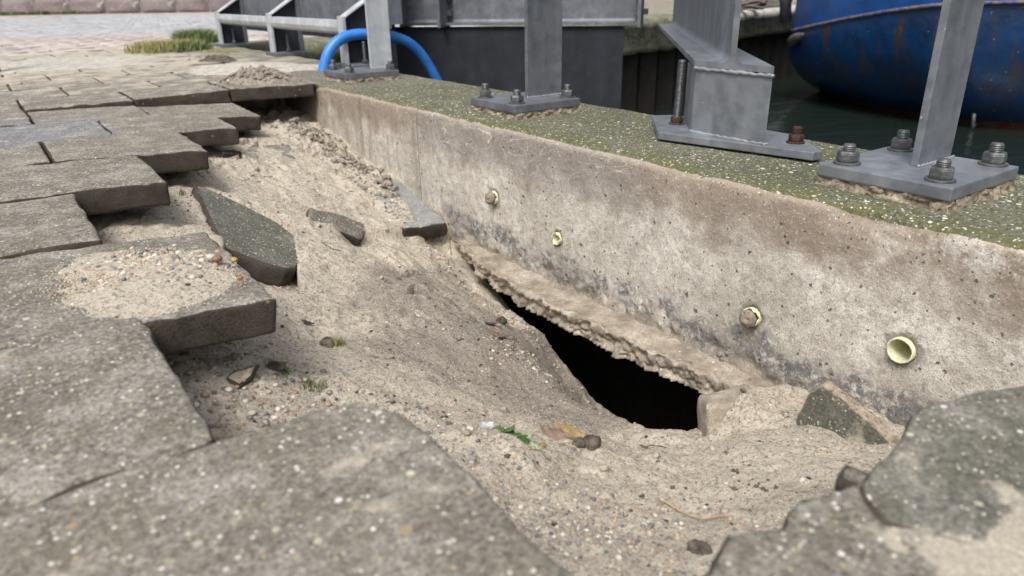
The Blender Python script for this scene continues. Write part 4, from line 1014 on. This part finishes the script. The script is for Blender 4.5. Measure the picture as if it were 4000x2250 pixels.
# rope coil and buoy on the far quay
bm = bmesh.new(); c = lift(2925, 28, 11.6); path = []
for i in range(260):
    a = i*.19; r = .20+.04*math.sin(i*.05)+.02*math.sin(i*.31); path.append((c[0]+math.cos(a)*r*1.2, c[1]+math.sin(a)*r, .02+.10*abs(math.sin(i*.013))+.02*math.sin(i*.7)))
add_tube(bm, path, .018, 6); tag(bm_obj('rope_coil', bm, m_simple('brown_rope', (.09, .07, .06), (.19, .16, .14), 60, .9), smooth=True), 'coil of brown rope lying on the far quay edge', 'rope')
bm = bmesh.new(); bmesh.ops.create_icosphere(bm, subdivisions=3, radius=.13, matrix=Matrix.Translation(Vector(c)+Vector((-.05, .3, .16)))); tag(bm_obj('net_float', bm, m_simple('orange_plastic', (.55, .09, .03), (.65, .14, .05), 10, .5), smooth=True), 'orange net float behind the rope coil on the far quay', 'buoy')
bm = bmesh.new(); p = Vector(c)+Vector((.1, .15, .02)); add_tube(bm, [p, p+Vector((.05, 0, .12)), p+Vector((.10, .02, .2)), p+Vector((.2, .02, .1)), p+Vector((.24, 0, 0))], .018, 6)
tag(bm_obj('green_rope', bm, m_simple('green_twine', (.07, .22, .14), (.14, .33, .22), 60, .8), smooth=True), 'loop of green rope over the brown coil', 'rope')
for i in range(3):
    tf = oriented((c[0]+.65+.2*i+1.25-1.25, c[1]+.45+.1*i), (1, .25)); bm = bmesh.new(); add_box(bm, -.1, .9, -.12, .12, .01+.05*i, .05+.05*i, .003, lambda p, t=tf: t(p)+Vector((1.25, .95, 0)))
    tag(bm_obj('plank', bm, m_simple('grey_timber', (.14, .14, .14), (.26, .255, .25), 12, .85)), 'weathered grey plank, %s of the stack on the far quay' % ('lowest', 'middle', 'topmost')[i], 'plank', 'planks stacked on the far quay')
# dark leg at the left edge
bm = bmesh.new(); p = at(-6, 282, 0); add_prism(bm, [(p[0]-.02, p[1]-.01), (p[0]+.012, p[1]-.01), (p[0]+.012, p[1]+.02), (p[0]-.02, p[1]+.02)], .0, .5, .002, lambda q: Vector((q[0]-q[2]*.08, q[1]+q[2]*.12, q[2])))
tag(bm_obj('dark_leg', bm, BLACK), 'foot of a dark metal leg at the left edge of the picture', 'post')

# ------------------------------------------------------------------ scattered matter
def ico(sub=1):
    bm = bmesh.new(); bmesh.ops.create_icosphere(bm, subdivisions=sub, radius=1); V = np.array([v.co[:] for v in bm.verts]); F = np.array([[v.index for v in f.verts] for f in bm.faces]); bm.free(); return V, F
IV, IF = ico(1); IV2, IF2 = ico(2)
OV = np.array([(1, 0, 0), (-1, 0, 0), (0, 1, 0), (0, -1, 0), (0, 0, 1), (0, 0, -1)], float); OF = np.array([(0, 2, 4), (2, 1, 4), (1, 3, 4), (3, 0, 4), (2, 0, 5), (1, 2, 5), (3, 1, 5), (0, 3, 5)])
def scatter(name, P, R, mat, tmpl=(IV, IF), flat=.6, jit=.25, parent=None, label=None, cat=None):
    tv, tf = tmpl; n = len(P); V = np.repeat(tv[None], n, 0)
    V = V*(1+jit*(rng.random(V.shape)-.5)*1.6)
    sc = np.stack([1+.5*(rng.random(n)-.3), 1+.4*(rng.random(n)-.5), flat*(1+.5*(rng.random(n)-.5))], 1); V = V*sc[:, None]
    a = rng.random(n)*6.28; c_, s_ = np.cos(a)[:, None], np.sin(a)[:, None]; x = V[..., 0]*c_-V[..., 1]*s_; y = V[..., 0]*s_+V[..., 1]*c_
    V = np.stack([x, y, V[..., 2]], -1)*np.asarray(R)[:, None, None]+np.asarray(P)[:, None]
    F = (tf[None]+(np.arange(n)*len(tv))[:, None, None]).reshape(-1, 3)
    o = link(name, fast_mesh(name, V.reshape(-1, 3), F), mat, parent, kind='stuff')
    if label: o['label'] = label
    if cat: o['category'] = cat
    return o
def on_sand(u, t, up=0): return np.c_[u, t, sandz(u, t)+up]
# coarse grains all over the pit
n = 26000; u = rng.uniform(.08, .99, n); t = rng.uniform(.12, 1.0, n)**1; R = rng.uniform(.0004, .0010, n)
far_u = rng.uniform(.1, .99, 9000); far_t = rng.uniform(1.0, 2.7, 9000)
u = np.r_[u, far_u]; t = np.r_[t, far_t]; R = np.r_[R, rng.uniform(.0006, .0015, 9000)]
scatter('sand_grains', on_sand(u, t), R, GRAIN, (OV, OF), .8, .3)
def patch(cx, cy, sx, sy, n, r0, r1, rot=0):
    a = rng.normal(0, 1, (n, 2))*.5*np.array([sx, sy]); c_, s_ = math.cos(rot), math.sin(rot)
    u = cx+a[:, 0]*c_-a[:, 1]*s_; t = cy+a[:, 0]*s_+a[:, 1]*c_; r = r0+(r1-r0)*rng.random(n)**3
    return u, t, r
pa = [patch(.17, .68, .14, .16, 420, .0012, .0050), patch(.20, .80, .10, .10, 260, .001, .0042), patch(.15, .575, .10, .10, 200, .0012, .005), patch(.34, .66, .10, .14, 170, .001, .0034), patch(.36, .52, .10, .14, 260, .001, .0036),
      patch(.40, .42, .10, .10, 220, .0010, .0034), patch(.37, .36, .10, .12, 260, .0008, .0028), patch(.48, .44, .2, .12, 160, .0008, .003), patch(.68, .93, .09, .07, 240, .001, .0042), patch(.5, .35, .25, .12, 160, .0008, .0024),
      patch(.84, 1.75, .05, .7, 900, .0016, .0046, .08), patch(.6, .3, .3, .2, 170, .0006, .0022), patch(.8, .38, .2, .15, 120, .0006, .0022)]
u = np.concatenate([p[0] for p in pa]); t = np.concatenate([p[1] for p in pa]); R = np.concatenate([p[2] for p in pa])
k = (u < .985) & (u > .07); u, t, R = u[k], t[k], R[k]
scatter('pebbles', on_sand(u, t, R*.25), R, PEB, (IV2, IF2), .65, .12)
# loose crumbs, chips and dark bits strewn over the pit
n = 900; u = rng.uniform(.12, .98, n); t = rng.uniform(.2, 2.3, n); k = u < .985; R = .0012+.0045*rng.random(n)**4
scatter('sand_clods', on_sand(u, t, R*.3), R, SAND, (IV2, IF2), .8, .5)
n = 900; u = rng.uniform(.12, .98, n); t = rng.uniform(.15, 2.0, n); R = .0007+.0028*rng.random(n)**4
scatter('dark_crumbs', on_sand(u, t, R*.3), R, SOIL, (IV, IF), .6, .5)
for (cu, ct, su, st, n, rr) in ((.72, .98, .05, .05, 120, .004), (.66, 1.08, .04, .04, 60, .003), (.60, .40, .03, .02, 40, .0035), (.33, .72, .05, .06, 60, .003), (.26, .62, .05, .05, 60, .0035), (.40, .25, .03, .03, 40, .003)):
    u = rng.normal(cu, su, n); t = rng.normal(ct, st, n); R = .0006+rr*rng.random(n)**3; scatter('dark_crumbs', on_sand(u, t, R*.3), R, SOIL, (IV, IF), .6, .5)
# clods along the far wall, on the far slab
u = .905+rng.normal(0, .035, 900)-.03*(rng.random(900)); t = rng.uniform(1.78, 2.7, 900); R = .0015+.0085*rng.random(900)**4
k = (u < .985); u, t, R = u[k], t[k], R[k]
scatter('sand_clods', on_sand(u, t, R*.4), R, SANDW, (IV2, IF2), .8, .5)
u = rng.normal(.83, .075, 1500); t = rng.normal(2.80, .10, 1500); k = (np.abs(t-2.82) < .2) & (t > 2.60) & (u < .99) & (u > .62); u, t = u[k], t[k]; R = .003+.013*rng.random(len(u))**2.5
zz = .004+.050*np.exp(-((u-.84)/.09)**2-((t-2.78)/.11)**2)
# sand heaps lying on slabs: small height fields
def heap(name, cx, cy, rx, ry, hgt, base, mat, label, cat='sand heap', rough=.25, n=90, seed=0, rot=0, lim=None):
    a, b = np.meshgrid(np.linspace(-1, 1, n), np.linspace(-1, 1, n), indexing='ij'); a = a.ravel(); b = b.ravel()
    c_, s_ = math.cos(rot), math.sin(rot); X = cx+a*rx*c_-b*ry*s_; Y = cy+a*rx*s_+b*ry*c_; r = np.hypot(a, b)
    Q = np.c_[X, Y, a*0]; wob = 1+.30*fbm(Q*14+seed, 3, seed)
    z = hgt*np.clip(1-(r*1.15/wob)**2, -1, 1); z = np.where(z > 0, z**1.0, z*.6)
    z = z+hgt*rough*fbm(Q*60, 4, seed+3)*np.clip(1.1-r, 0, 1)
    bz = base(X, Y) if callable(base) else np.full(len(X), base)
    Z = bz+np.maximum(z, -.003)
    if lim: over = (X > lim[0]) | (Y < lim[1]); X = np.minimum(X, lim[0]); Y = np.maximum(Y, lim[1]); Z = np.where(over, bz-.004, Z)
    o = link(name, fast_mesh(name, np.c_[X, Y, Z], grid_faces(n, n)), mat, kind='stuff'); o['label'] = label
    return lambda x, y: bz.mean()+max(-.003, hgt*(1-(math.hypot(((x-cx)*c_+(y-cy)*s_)/rx, (-(x-cx)*s_+(y-cy)*c_)/ry)*1.15)**2))
c0 = (.112, .925)
def slabC(X, Y): return -.0667*np.clip(X+.078, 0, 1)*1.0*np.clip((X+.078)/.1, 0, 1)
hz_ = heap('sand_heap', c0[0], c0[1], .112, .138, .0085, slabC, DRY, 'pale heap of dry sand with pebbles on the undercut slab', seed=4, rough=.35, n=150, lim=(.206, .788))
N_ = 620; aa = rng.normal(0, .42, (N_, 2)); aa = aa[np.hypot(aa[:, 0], aa[:, 1]) < .95]
u = c0[0]+.01+aa[:, 0]*.11; t = c0[1]+.02+aa[:, 1]*.125; k = (u < .214) & (t < 1.08) & (t > .785); u, t, aa = u[k], t[k], aa[k]
R = .0008+.0032*rng.random(len(u))**3.0
z = slabC(u, t)+np.maximum(0, .0075*(1-(np.hypot((u-c0[0])/.112, (t-c0[1])/.138)*1.15)**2))
scatter('pebbles', np.c_[u, t, z+R*.3], R, PEB, (IV2, IF2), .65, .12)
N_ = 9000; aa = rng.normal(0, .5, (N_, 2)); u = c0[0]+aa[:, 0]*.11; t = c0[1]+aa[:, 1]*.13; k = (u < .216) & (t < 1.08) & (t > .782) & (np.hypot(aa[:, 0], aa[:, 1]) < 1.05); u, t = u[k], t[k]; R = rng.uniform(.0005, .0012, len(u))
z = slabC(u, t)+np.maximum(0, .0075*(1-(np.hypot((u-c0[0])/.112, (t-c0[1])/.138)*1.15)**2))
scatter('sand_grains', np.c_[u, t, z+.0002], R, GRAIN, (OV, OF), .8, .3)
heap('sand_heap', .84, 2.79, .165, .17, .045, .006, SANDW, 'crumbly heap of damp sand on the far slab against the quay beam', seed=6, rough=.8, n=120)
u = rng.normal(.84, .07, 1100); t = rng.normal(2.79, .075, 1100); k = (t > 2.62) & (u < .985) & (u > .68); u, t = u[k], t[k]; R = .0012+.0055*rng.random(len(u))**4
zz = .006+np.maximum(0, .045*(1-(np.hypot((u-.84)/.165, (t-2.79)/.17)*1.15)**2))
scatter('sand_clods', np.c_[u, t, zz+R*.2], R, SANDW, (IV2, IF2), .8, .5)
heap('sand_heap', 1.00, 3.95, .10, .10, .022, .002, SOIL, 'small dark clod of earth on the sandy paving in front of the brackets', seed=9, rough=1.2, n=50)
GREYD = m_simple('grey_dust', (.30, .28, .245), (.52, .49, .43), 30, .95, 0, .004, 6, .7, (.20, .18, .15))
heap('sand_heap', 1.0, 3.4, .30, .35, .012, .0015, GREYD, 'thin drift of pale sand between paving and quay beam', seed=12, rough=.5, n=110)
heap('sand_heap', .35, 4.4, .55, .45, .008, .001, GREYD, 'pale sand drifted over the paving before the grass', seed=13, rough=.6, n=110)
u = rng.uniform(.1, 1.3, 120); t = rng.uniform(3.0, 6.5, 120); scatter('pebbles', np.c_[u, t, np.full(120, .002)], .002+.006*rng.random(120)**4, SOIL, (IV, IF), .5, .3)

# grass
def blades(name, pts, h0, h1, w_, mat, label, cat, spread=.6, curve=.5, kind='stuff'):
    V = []; F = []
    for (x, y, z) in pts:
        a = random.uniform(0, 6.28); hgt = random.uniform(h0, h1); l = random.uniform(.1, spread)*hgt; dx, dy = math.cos(a), math.sin(a); px, py = -dy, dx; n0 = len(V)
        for k in range(4):
            s_ = k/3; ww = w_*(1-s_)*.5+.0002; cx = x+dx*l*s_**(1+curve); cy = y+dy*l*s_**(1+curve); cz = z+hgt*s_*(1-.25*s_)
            V += [(cx-px*ww, cy-py*ww, cz), (cx+px*ww, cy+py*ww, cz)]
        F += [(n0+2*k, n0+2*k+1, n0+2*k+3, n0+2*k+2) for k in range(3)]
    o = link(name, fast_mesh(name, np.array(V), np.array(F)), mat, kind=kind); o['label'] = label
    if kind is None: o['category'] = cat
    return o
def ell(cx, cy, a, b, n, rot=0):
    P = []
    for _ in range(n):
        r = math.sqrt(random.random())*random.uniform(.6, 1); q = random.uniform(0, 6.28); x, y = r*a*math.cos(q), r*b*math.sin(q); c_, s_ = math.cos(rot), math.sin(rot); P.append((cx+x*c_-y*s_, cy+x*s_+y*c_, 0))
    return P
g1 = at(650, 195, 0); g2 = at(770, 165, 0)
blades('grass', ell(g1[0], g1[1], .22, .42, 2600, -.5), .03, .085, .005, GRASSY, 'low yellowish grass mat growing in the paving joints', 'grass', .9)
blades('grass', ell(g1[0]+.12, g1[1]-.15, .12, .2, 700, -.5), .03, .09, .005, GRASSG, 'green tufts inside the yellowish grass mat', 'grass', .9)
blades('grass', ell(g2[0], g2[1], .16, .32, 2400, -.4), .05, .13, .005, GRASSG, 'longer green grass tuft behind the yellowish mat', 'grass', .9)
g = at(1290, 132, 0); blades('grass', ell(g[0], g[1], .10, .10, 350), .02, .06, .005, GRASSY, 'small yellow tuft on the far quay between the brackets', 'grass', .9)
g = at(1000, 190, 0); blades('grass', ell(1.2, 4.6, .12, .25, 500), .004, .016, .004, GRASSY, 'thin moss strip by the bracket base plates', 'grass', .9)
for k, px in enumerate((60, 150, 275, 160, 30)):
    d = ray(px, 50); kk = 16.45/(d[:2]@fwd); g = d*kk; blades('grass', ell(g[0], g[1], .25, .12, 250), .03, .12, .02, GRASSG, 'weeds along the foot of the granite wall', 'grass', .9)
def tuft(px, py, zg, n, r, h0, h1, mat, label):
    c = at(px, py, zg); c[2] = sz(c[0], c[1]); P = [(p[0], p[1], sz(p[0], p[1])) for p in ell(c[0], c[1], r, r, n)]
    return blades('grass_tuft', P, h0, h1, .0012, mat, label, 'grass tuft', .9, kind=None)
tuft(1325, 1325, -.19, 50, .012, .010, .026, GRASSY, 'tiny yellow-green grass tuft alone in the middle of the sand')
tuft(1100, 1500, -.165, 70, .018, .008, .020, GRASSG, 'small green grass tuft among the pebbles beyond the near slab')
tuft(1230, 1535, -.175, 60, .022, .006, .014, GRASSG, 'flat green sprouts just behind the near slab edge')
tuft(715, 770, -.10, 30, .012, .012, .03, GRASSY, 'dry grass wisps between the tipped slab and the paving edge')
tuft(3128, 1960, -.02, 40, .008, .008, .018, GRASSG, 'dark moss tuft on the corner of the near right slab')
def lump(px, py, zg, r, mat, label, name='soil_clod', cat='clod', flat=.5, seed=0, up=.3):
    c = at(px, py, zg); bm = bmesh.new(); bmesh.ops.create_icosphere(bm, subdivisions=3, radius=1)
    for v in bm.verts:
        nn = fbm([tuple(v.co*1.7+Vector((seed, 0, 0)))], 3, seed)[0]; v.co = v.co*(1+.45*nn)*r; v.co.z *= flat
        v.co += Vector((c[0], c[1], sz(c[0], c[1])+r*flat*up))
    return tag(bm_obj(name, bm, mat, smooth=True), label, cat)
lump(1280, 1322, -.19, .014, SOIL, 'dark soil clod under the tiny grass tuft', seed=1)
lump(1085, 1510, -.165, .013, SOIL, 'dark hollow clod of roots beside the small green tuft', seed=2)
lump(1957, 1182, -.30, .012, SIDE, 'dark grey stone lying on the sand left of the hole', 'stone', 'stone', .8, 3)
lump(1820, 1005, -.29, .0, SIDE, 'x', seed=4) if False else None
lump(1675, 790, -.26, .014, SAND, 'round lump of mud on the grey slab against the wall', 'mud_lump', 'clod', .8, 5)
lump(1310, 520, -.2, .028, SAND, 'pale pointed sand lump standing by the far wall', 'mud_lump', 'clod', 1.3, 6, .7)
lump(2735, 2110, -.17, .011, SOIL, 'dark crumbly clump of debris on the sand near the lower right', seed=7)
lump(2700, 1295, -.30, .001, SOIL, 'x', seed=8) if False else None

# dead leaves, green leaves, twigs, litter
def leaf(px, py, zg, L, W_l, yaw, mat, label, bend=.4, tilt=.3, name='dead_leaf', lobed=0, up=.003, roll=0):
    c = at(px, py, zg); n = 22; m = 7; V = []
    for i in range(n):
        s_ = i/(n-1); wd = W_l*math.sin(math.pi*min(1, s_*1.02)**.8)*(1+lobed*math.sin(s_*34))
        for j in range(m):
            q = j/(m-1)*2-1; x = (s_-.5)*L; y = q*max(wd, .0005)/2; z = bend*L*((s_-.5)**2-.1)+.25*abs(q)*wd*bend+.001*math.sin(s_*19+q*4)
            V.append((x, y, z))
    M = Matrix.Translation((c[0], c[1], sz(c[0], c[1])+up)) @ Matrix.Rotation(yaw, 4, 'Z') @ Matrix.Rotation(tilt, 4, 'Y') @ Matrix.Rotation(roll, 4, 'X')
    V = [M @ Vector(v) for v in V]; V = np.array([v[:] for v in V])
    o = link(name, fast_mesh(name, V, grid_faces(n, m)), mat); md = o.modifiers.new('thickness', 'SOLIDIFY'); md.thickness = .0004
    return tag(o, label, 'leaf')
leaf(2235, 1712, -.27, .052, .020, -.9, LEAFO, 'curled ochre oak leaf on top of the brown leaf clump', .5, .25, lobed=.18, up=.012, roll=.5)
leaf(2180, 1745, -.27, .042, .030, -.5, LEAFB, 'flat brown dead leaf at the left of the leaf clump', .3, .1, lobed=.1, up=.006, roll=.3)
leaf(2150, 1722, -.27, .034, .018, -1.2, LEAFB, 'narrow brown leaf pointing left out of the leaf clump', .3, .2, up=.006)
leaf(2290, 1715, -.27, .018, .018, .3, LEAFB, 'small round grey-brown leaf behind the ochre leaf', .2, .1, up=.008)
lump(2310, 1785, -.27, .013, SOIL, 'sand-crusted dark lump under the dead leaves', seed=11, flat=.75)
lump(2260, 1790, -.27, .011, SOIL, 'dark wet lump at the front of the leaf clump', seed=12, flat=.7)
for i, (dx, dy, L, yw, mt, lb) in enumerate(((-25, -15, .022, .4, LEAFG, 'dark green leaf at the left of the green sprig'), (5, -5, .024, -.8, LEAFG, 'green leaf lying in the middle of the sprig'), (30, 15, .020, -1.6, LEAFG, 'deep green leaf at the lower right of the sprig'),
        (30, -20, .022, -.3, LEAFP, 'pale upturned leaf at the top of the sprig'), (70, 30, .018, -1.0, LEAFP, 'pale green leaf at the right end of the sprig'), (-60, -5, .015, 1.2, LEAFG, 'small lobed leaf at the far left of the sprig'))):
    leaf(2020+dx, 1820+dy, -.24, L, L*.55, yw, mt, lb, .5, random.uniform(-.3, .3), 'green_leaf', .12, .004, random.uniform(-.4, .4))
leaf(1930, 1340, -.31, .045, .014, -1.35, m_simple('reddish_brown_bark', (.10, .055, .04), (.18, .11, .08), 60, .7), 'narrow reddish-brown strip of bark left of the hole', .1, .1, 'bark_strip', up=.004)
leaf(1925, 1255, -.31, .045, .014, .2, SOIL, 'crumpled black leaf scrap left of the hole', .5, .2, lobed=.3, up=.006)
leaf(1965, 1335, -.31, .028, .014, -.5, SOIL, 'small black leaf scrap beside the bark strip', .5, .2, lobed=.3, up=.006)
leaf(1202, 1248, -.19, .024, .009, -1.0, BLACK, 'small black shrivelled scrap on the sand above the tiny tuft', .6, .1, up=.005)
leaf(1905, 1728, -.225, .024, .018, .2, m_simple('clear_plastic_scrap', (.38, .40, .42), (.55, .57, .59), 60, .3), 'crumpled scrap of pale plastic among the pebbles', .5, .2, 'plastic_scrap', .2, .004)
leaf(755, 900, -.08, .030, .014, .2, m_simple('blue_plastic_scrap', (.05, .10, .30), (.10, .16, .38), 60, .5), 'scrap of blue plastic by the tipped slab', .3, .1, 'plastic_scrap', .1, .004)
def twig(pts, r, label, mat=TWIG, name='twig'):
    bm = bmesh.new(); add_tube(bm, [Vector(p) for p in pts], [r*(1+.15*math.sin(i*1.3)) for i in range(len(pts))], 6); return tag(bm_obj(name, bm, mat, smooth=True), label, 'twig')
def twig_px(a, b, zg, r, label, n=14, mat=TWIG, lift_=.002, wob=.002):
    A = at(*a, zg); B = at(*b, zg); P = []
    for i in range(n):
        s_ = i/(n-1); p = A+(B-A)*s_; P.append((p[0]+wob*math.sin(s_*7), p[1], sz(p[0], p[1])+lift_+r))
    return twig(P, r, label, mat)
twig_px((2575, 1905), (2850, 2033), -.22, .0011, 'long straw-coloured twig lying on the sand at the lower right', lift_=.0035)
twig_px((2175, 1780), (2245, 1820), -.26, .0012, 'short yellow straw under the leaf clump', lift_=.004)
twig_px((1255, 955), (1325, 962), -.19, .0008, 'thin dark twig on the sand right of the tipped slab', mat=SOIL)
twig_px((2500, 1735), (2600, 1742), -.30, .001, 'thin dark twig on the sand in front of the hole', mat=SOIL)
twig_px((1890, 1110), (1915, 1145), -.31, .0008, 'tiny straw on the sand beside the ledge')
twig_px((1055, 1325), (1072, 1275), -.16, .0008, 'thin black stalk leaning at the corner of the sandy slab', mat=SOIL, lift_=.02)
w0 = at(1690, 800, -.27); P = []
for px, py, zz in ((1690, 800, -.262), (1712, 822, -.250), (1735, 848, -.245), (1748, 880, -.255), (1752, 915, -.285), (1758, 955, -.318), (1764, 995, -.352)):
    P.append(at(px, py, zz))
P = np.array(P); q = np.linspace(0, 6, 26); P = np.c_[[np.interp(q, np.arange(7), P[:, a]) for a in range(3)]].T
twig(P, .0014, 'pale bent root hanging from the grey slab over the ledge')
for px, py, r, col, lb in ((851, 1019, .0062, (.30, .18, .09), 'brown round pebble on the sandy slab near its right edge'), (826, 1012, .0058, (.72, .68, .60), 'white shell piece beside the brown pebble on the sandy slab'), (916, 1022, .0048, (.50, .32, .12), 'ochre pebble at the right edge of the sandy slab'), (940, 1090, .0040, (.48, .18, .05), 'orange pebble on the right edge of the sandy slab'), (2120, 1795, .0042, (.45, .27, .10), 'ochre pebble between the green sprig and the leaf clump')):
    c = at(px, py, -.010 if px < 1500 else -.25); zb = c[2] if px < 1500 else sz(c[0], c[1])
    bm = bmesh.new(); bmesh.ops.create_icosphere(bm, subdivisions=3, radius=r)
    for v in bm.verts: v.co = v.co*(1+.12*vnoise([tuple(v.co*300)], 5)[0]); v.co.z *= .7; v.co += Vector((c[0], c[1], zb+r*.5))
    tag(bm_obj('pebble', bm, m_simple('pebble_stone', tuple(q*.5 for q in col), tuple(q*.75 for q in col), 200, .5), smooth=True), lb, 'pebble')
# stones set in the eroded concrete
for i, (yy, z, r, lab) in enumerate(((.742, -.327, .006, 'orange'), (.735, -.335, .005, ''), (.726, -.318, .004, ''), (.96, -.302, .005, ''), (.95, -.314, .0035, ''), (.985, -.322, .004, ''))):
    bm = bmesh.new(); bmesh.ops.create_icosphere(bm, subdivisions=2, radius=r, matrix=Matrix.Translation((U0+.002, yy, z)) @ Matrix.Diagonal((.7, 1.2, .9, 1))); bm_obj('embedded_pebble', bm, PEB, quay, smooth=True)
print('objects', len(bpy.data.objects), 'clinkers', len(cand))
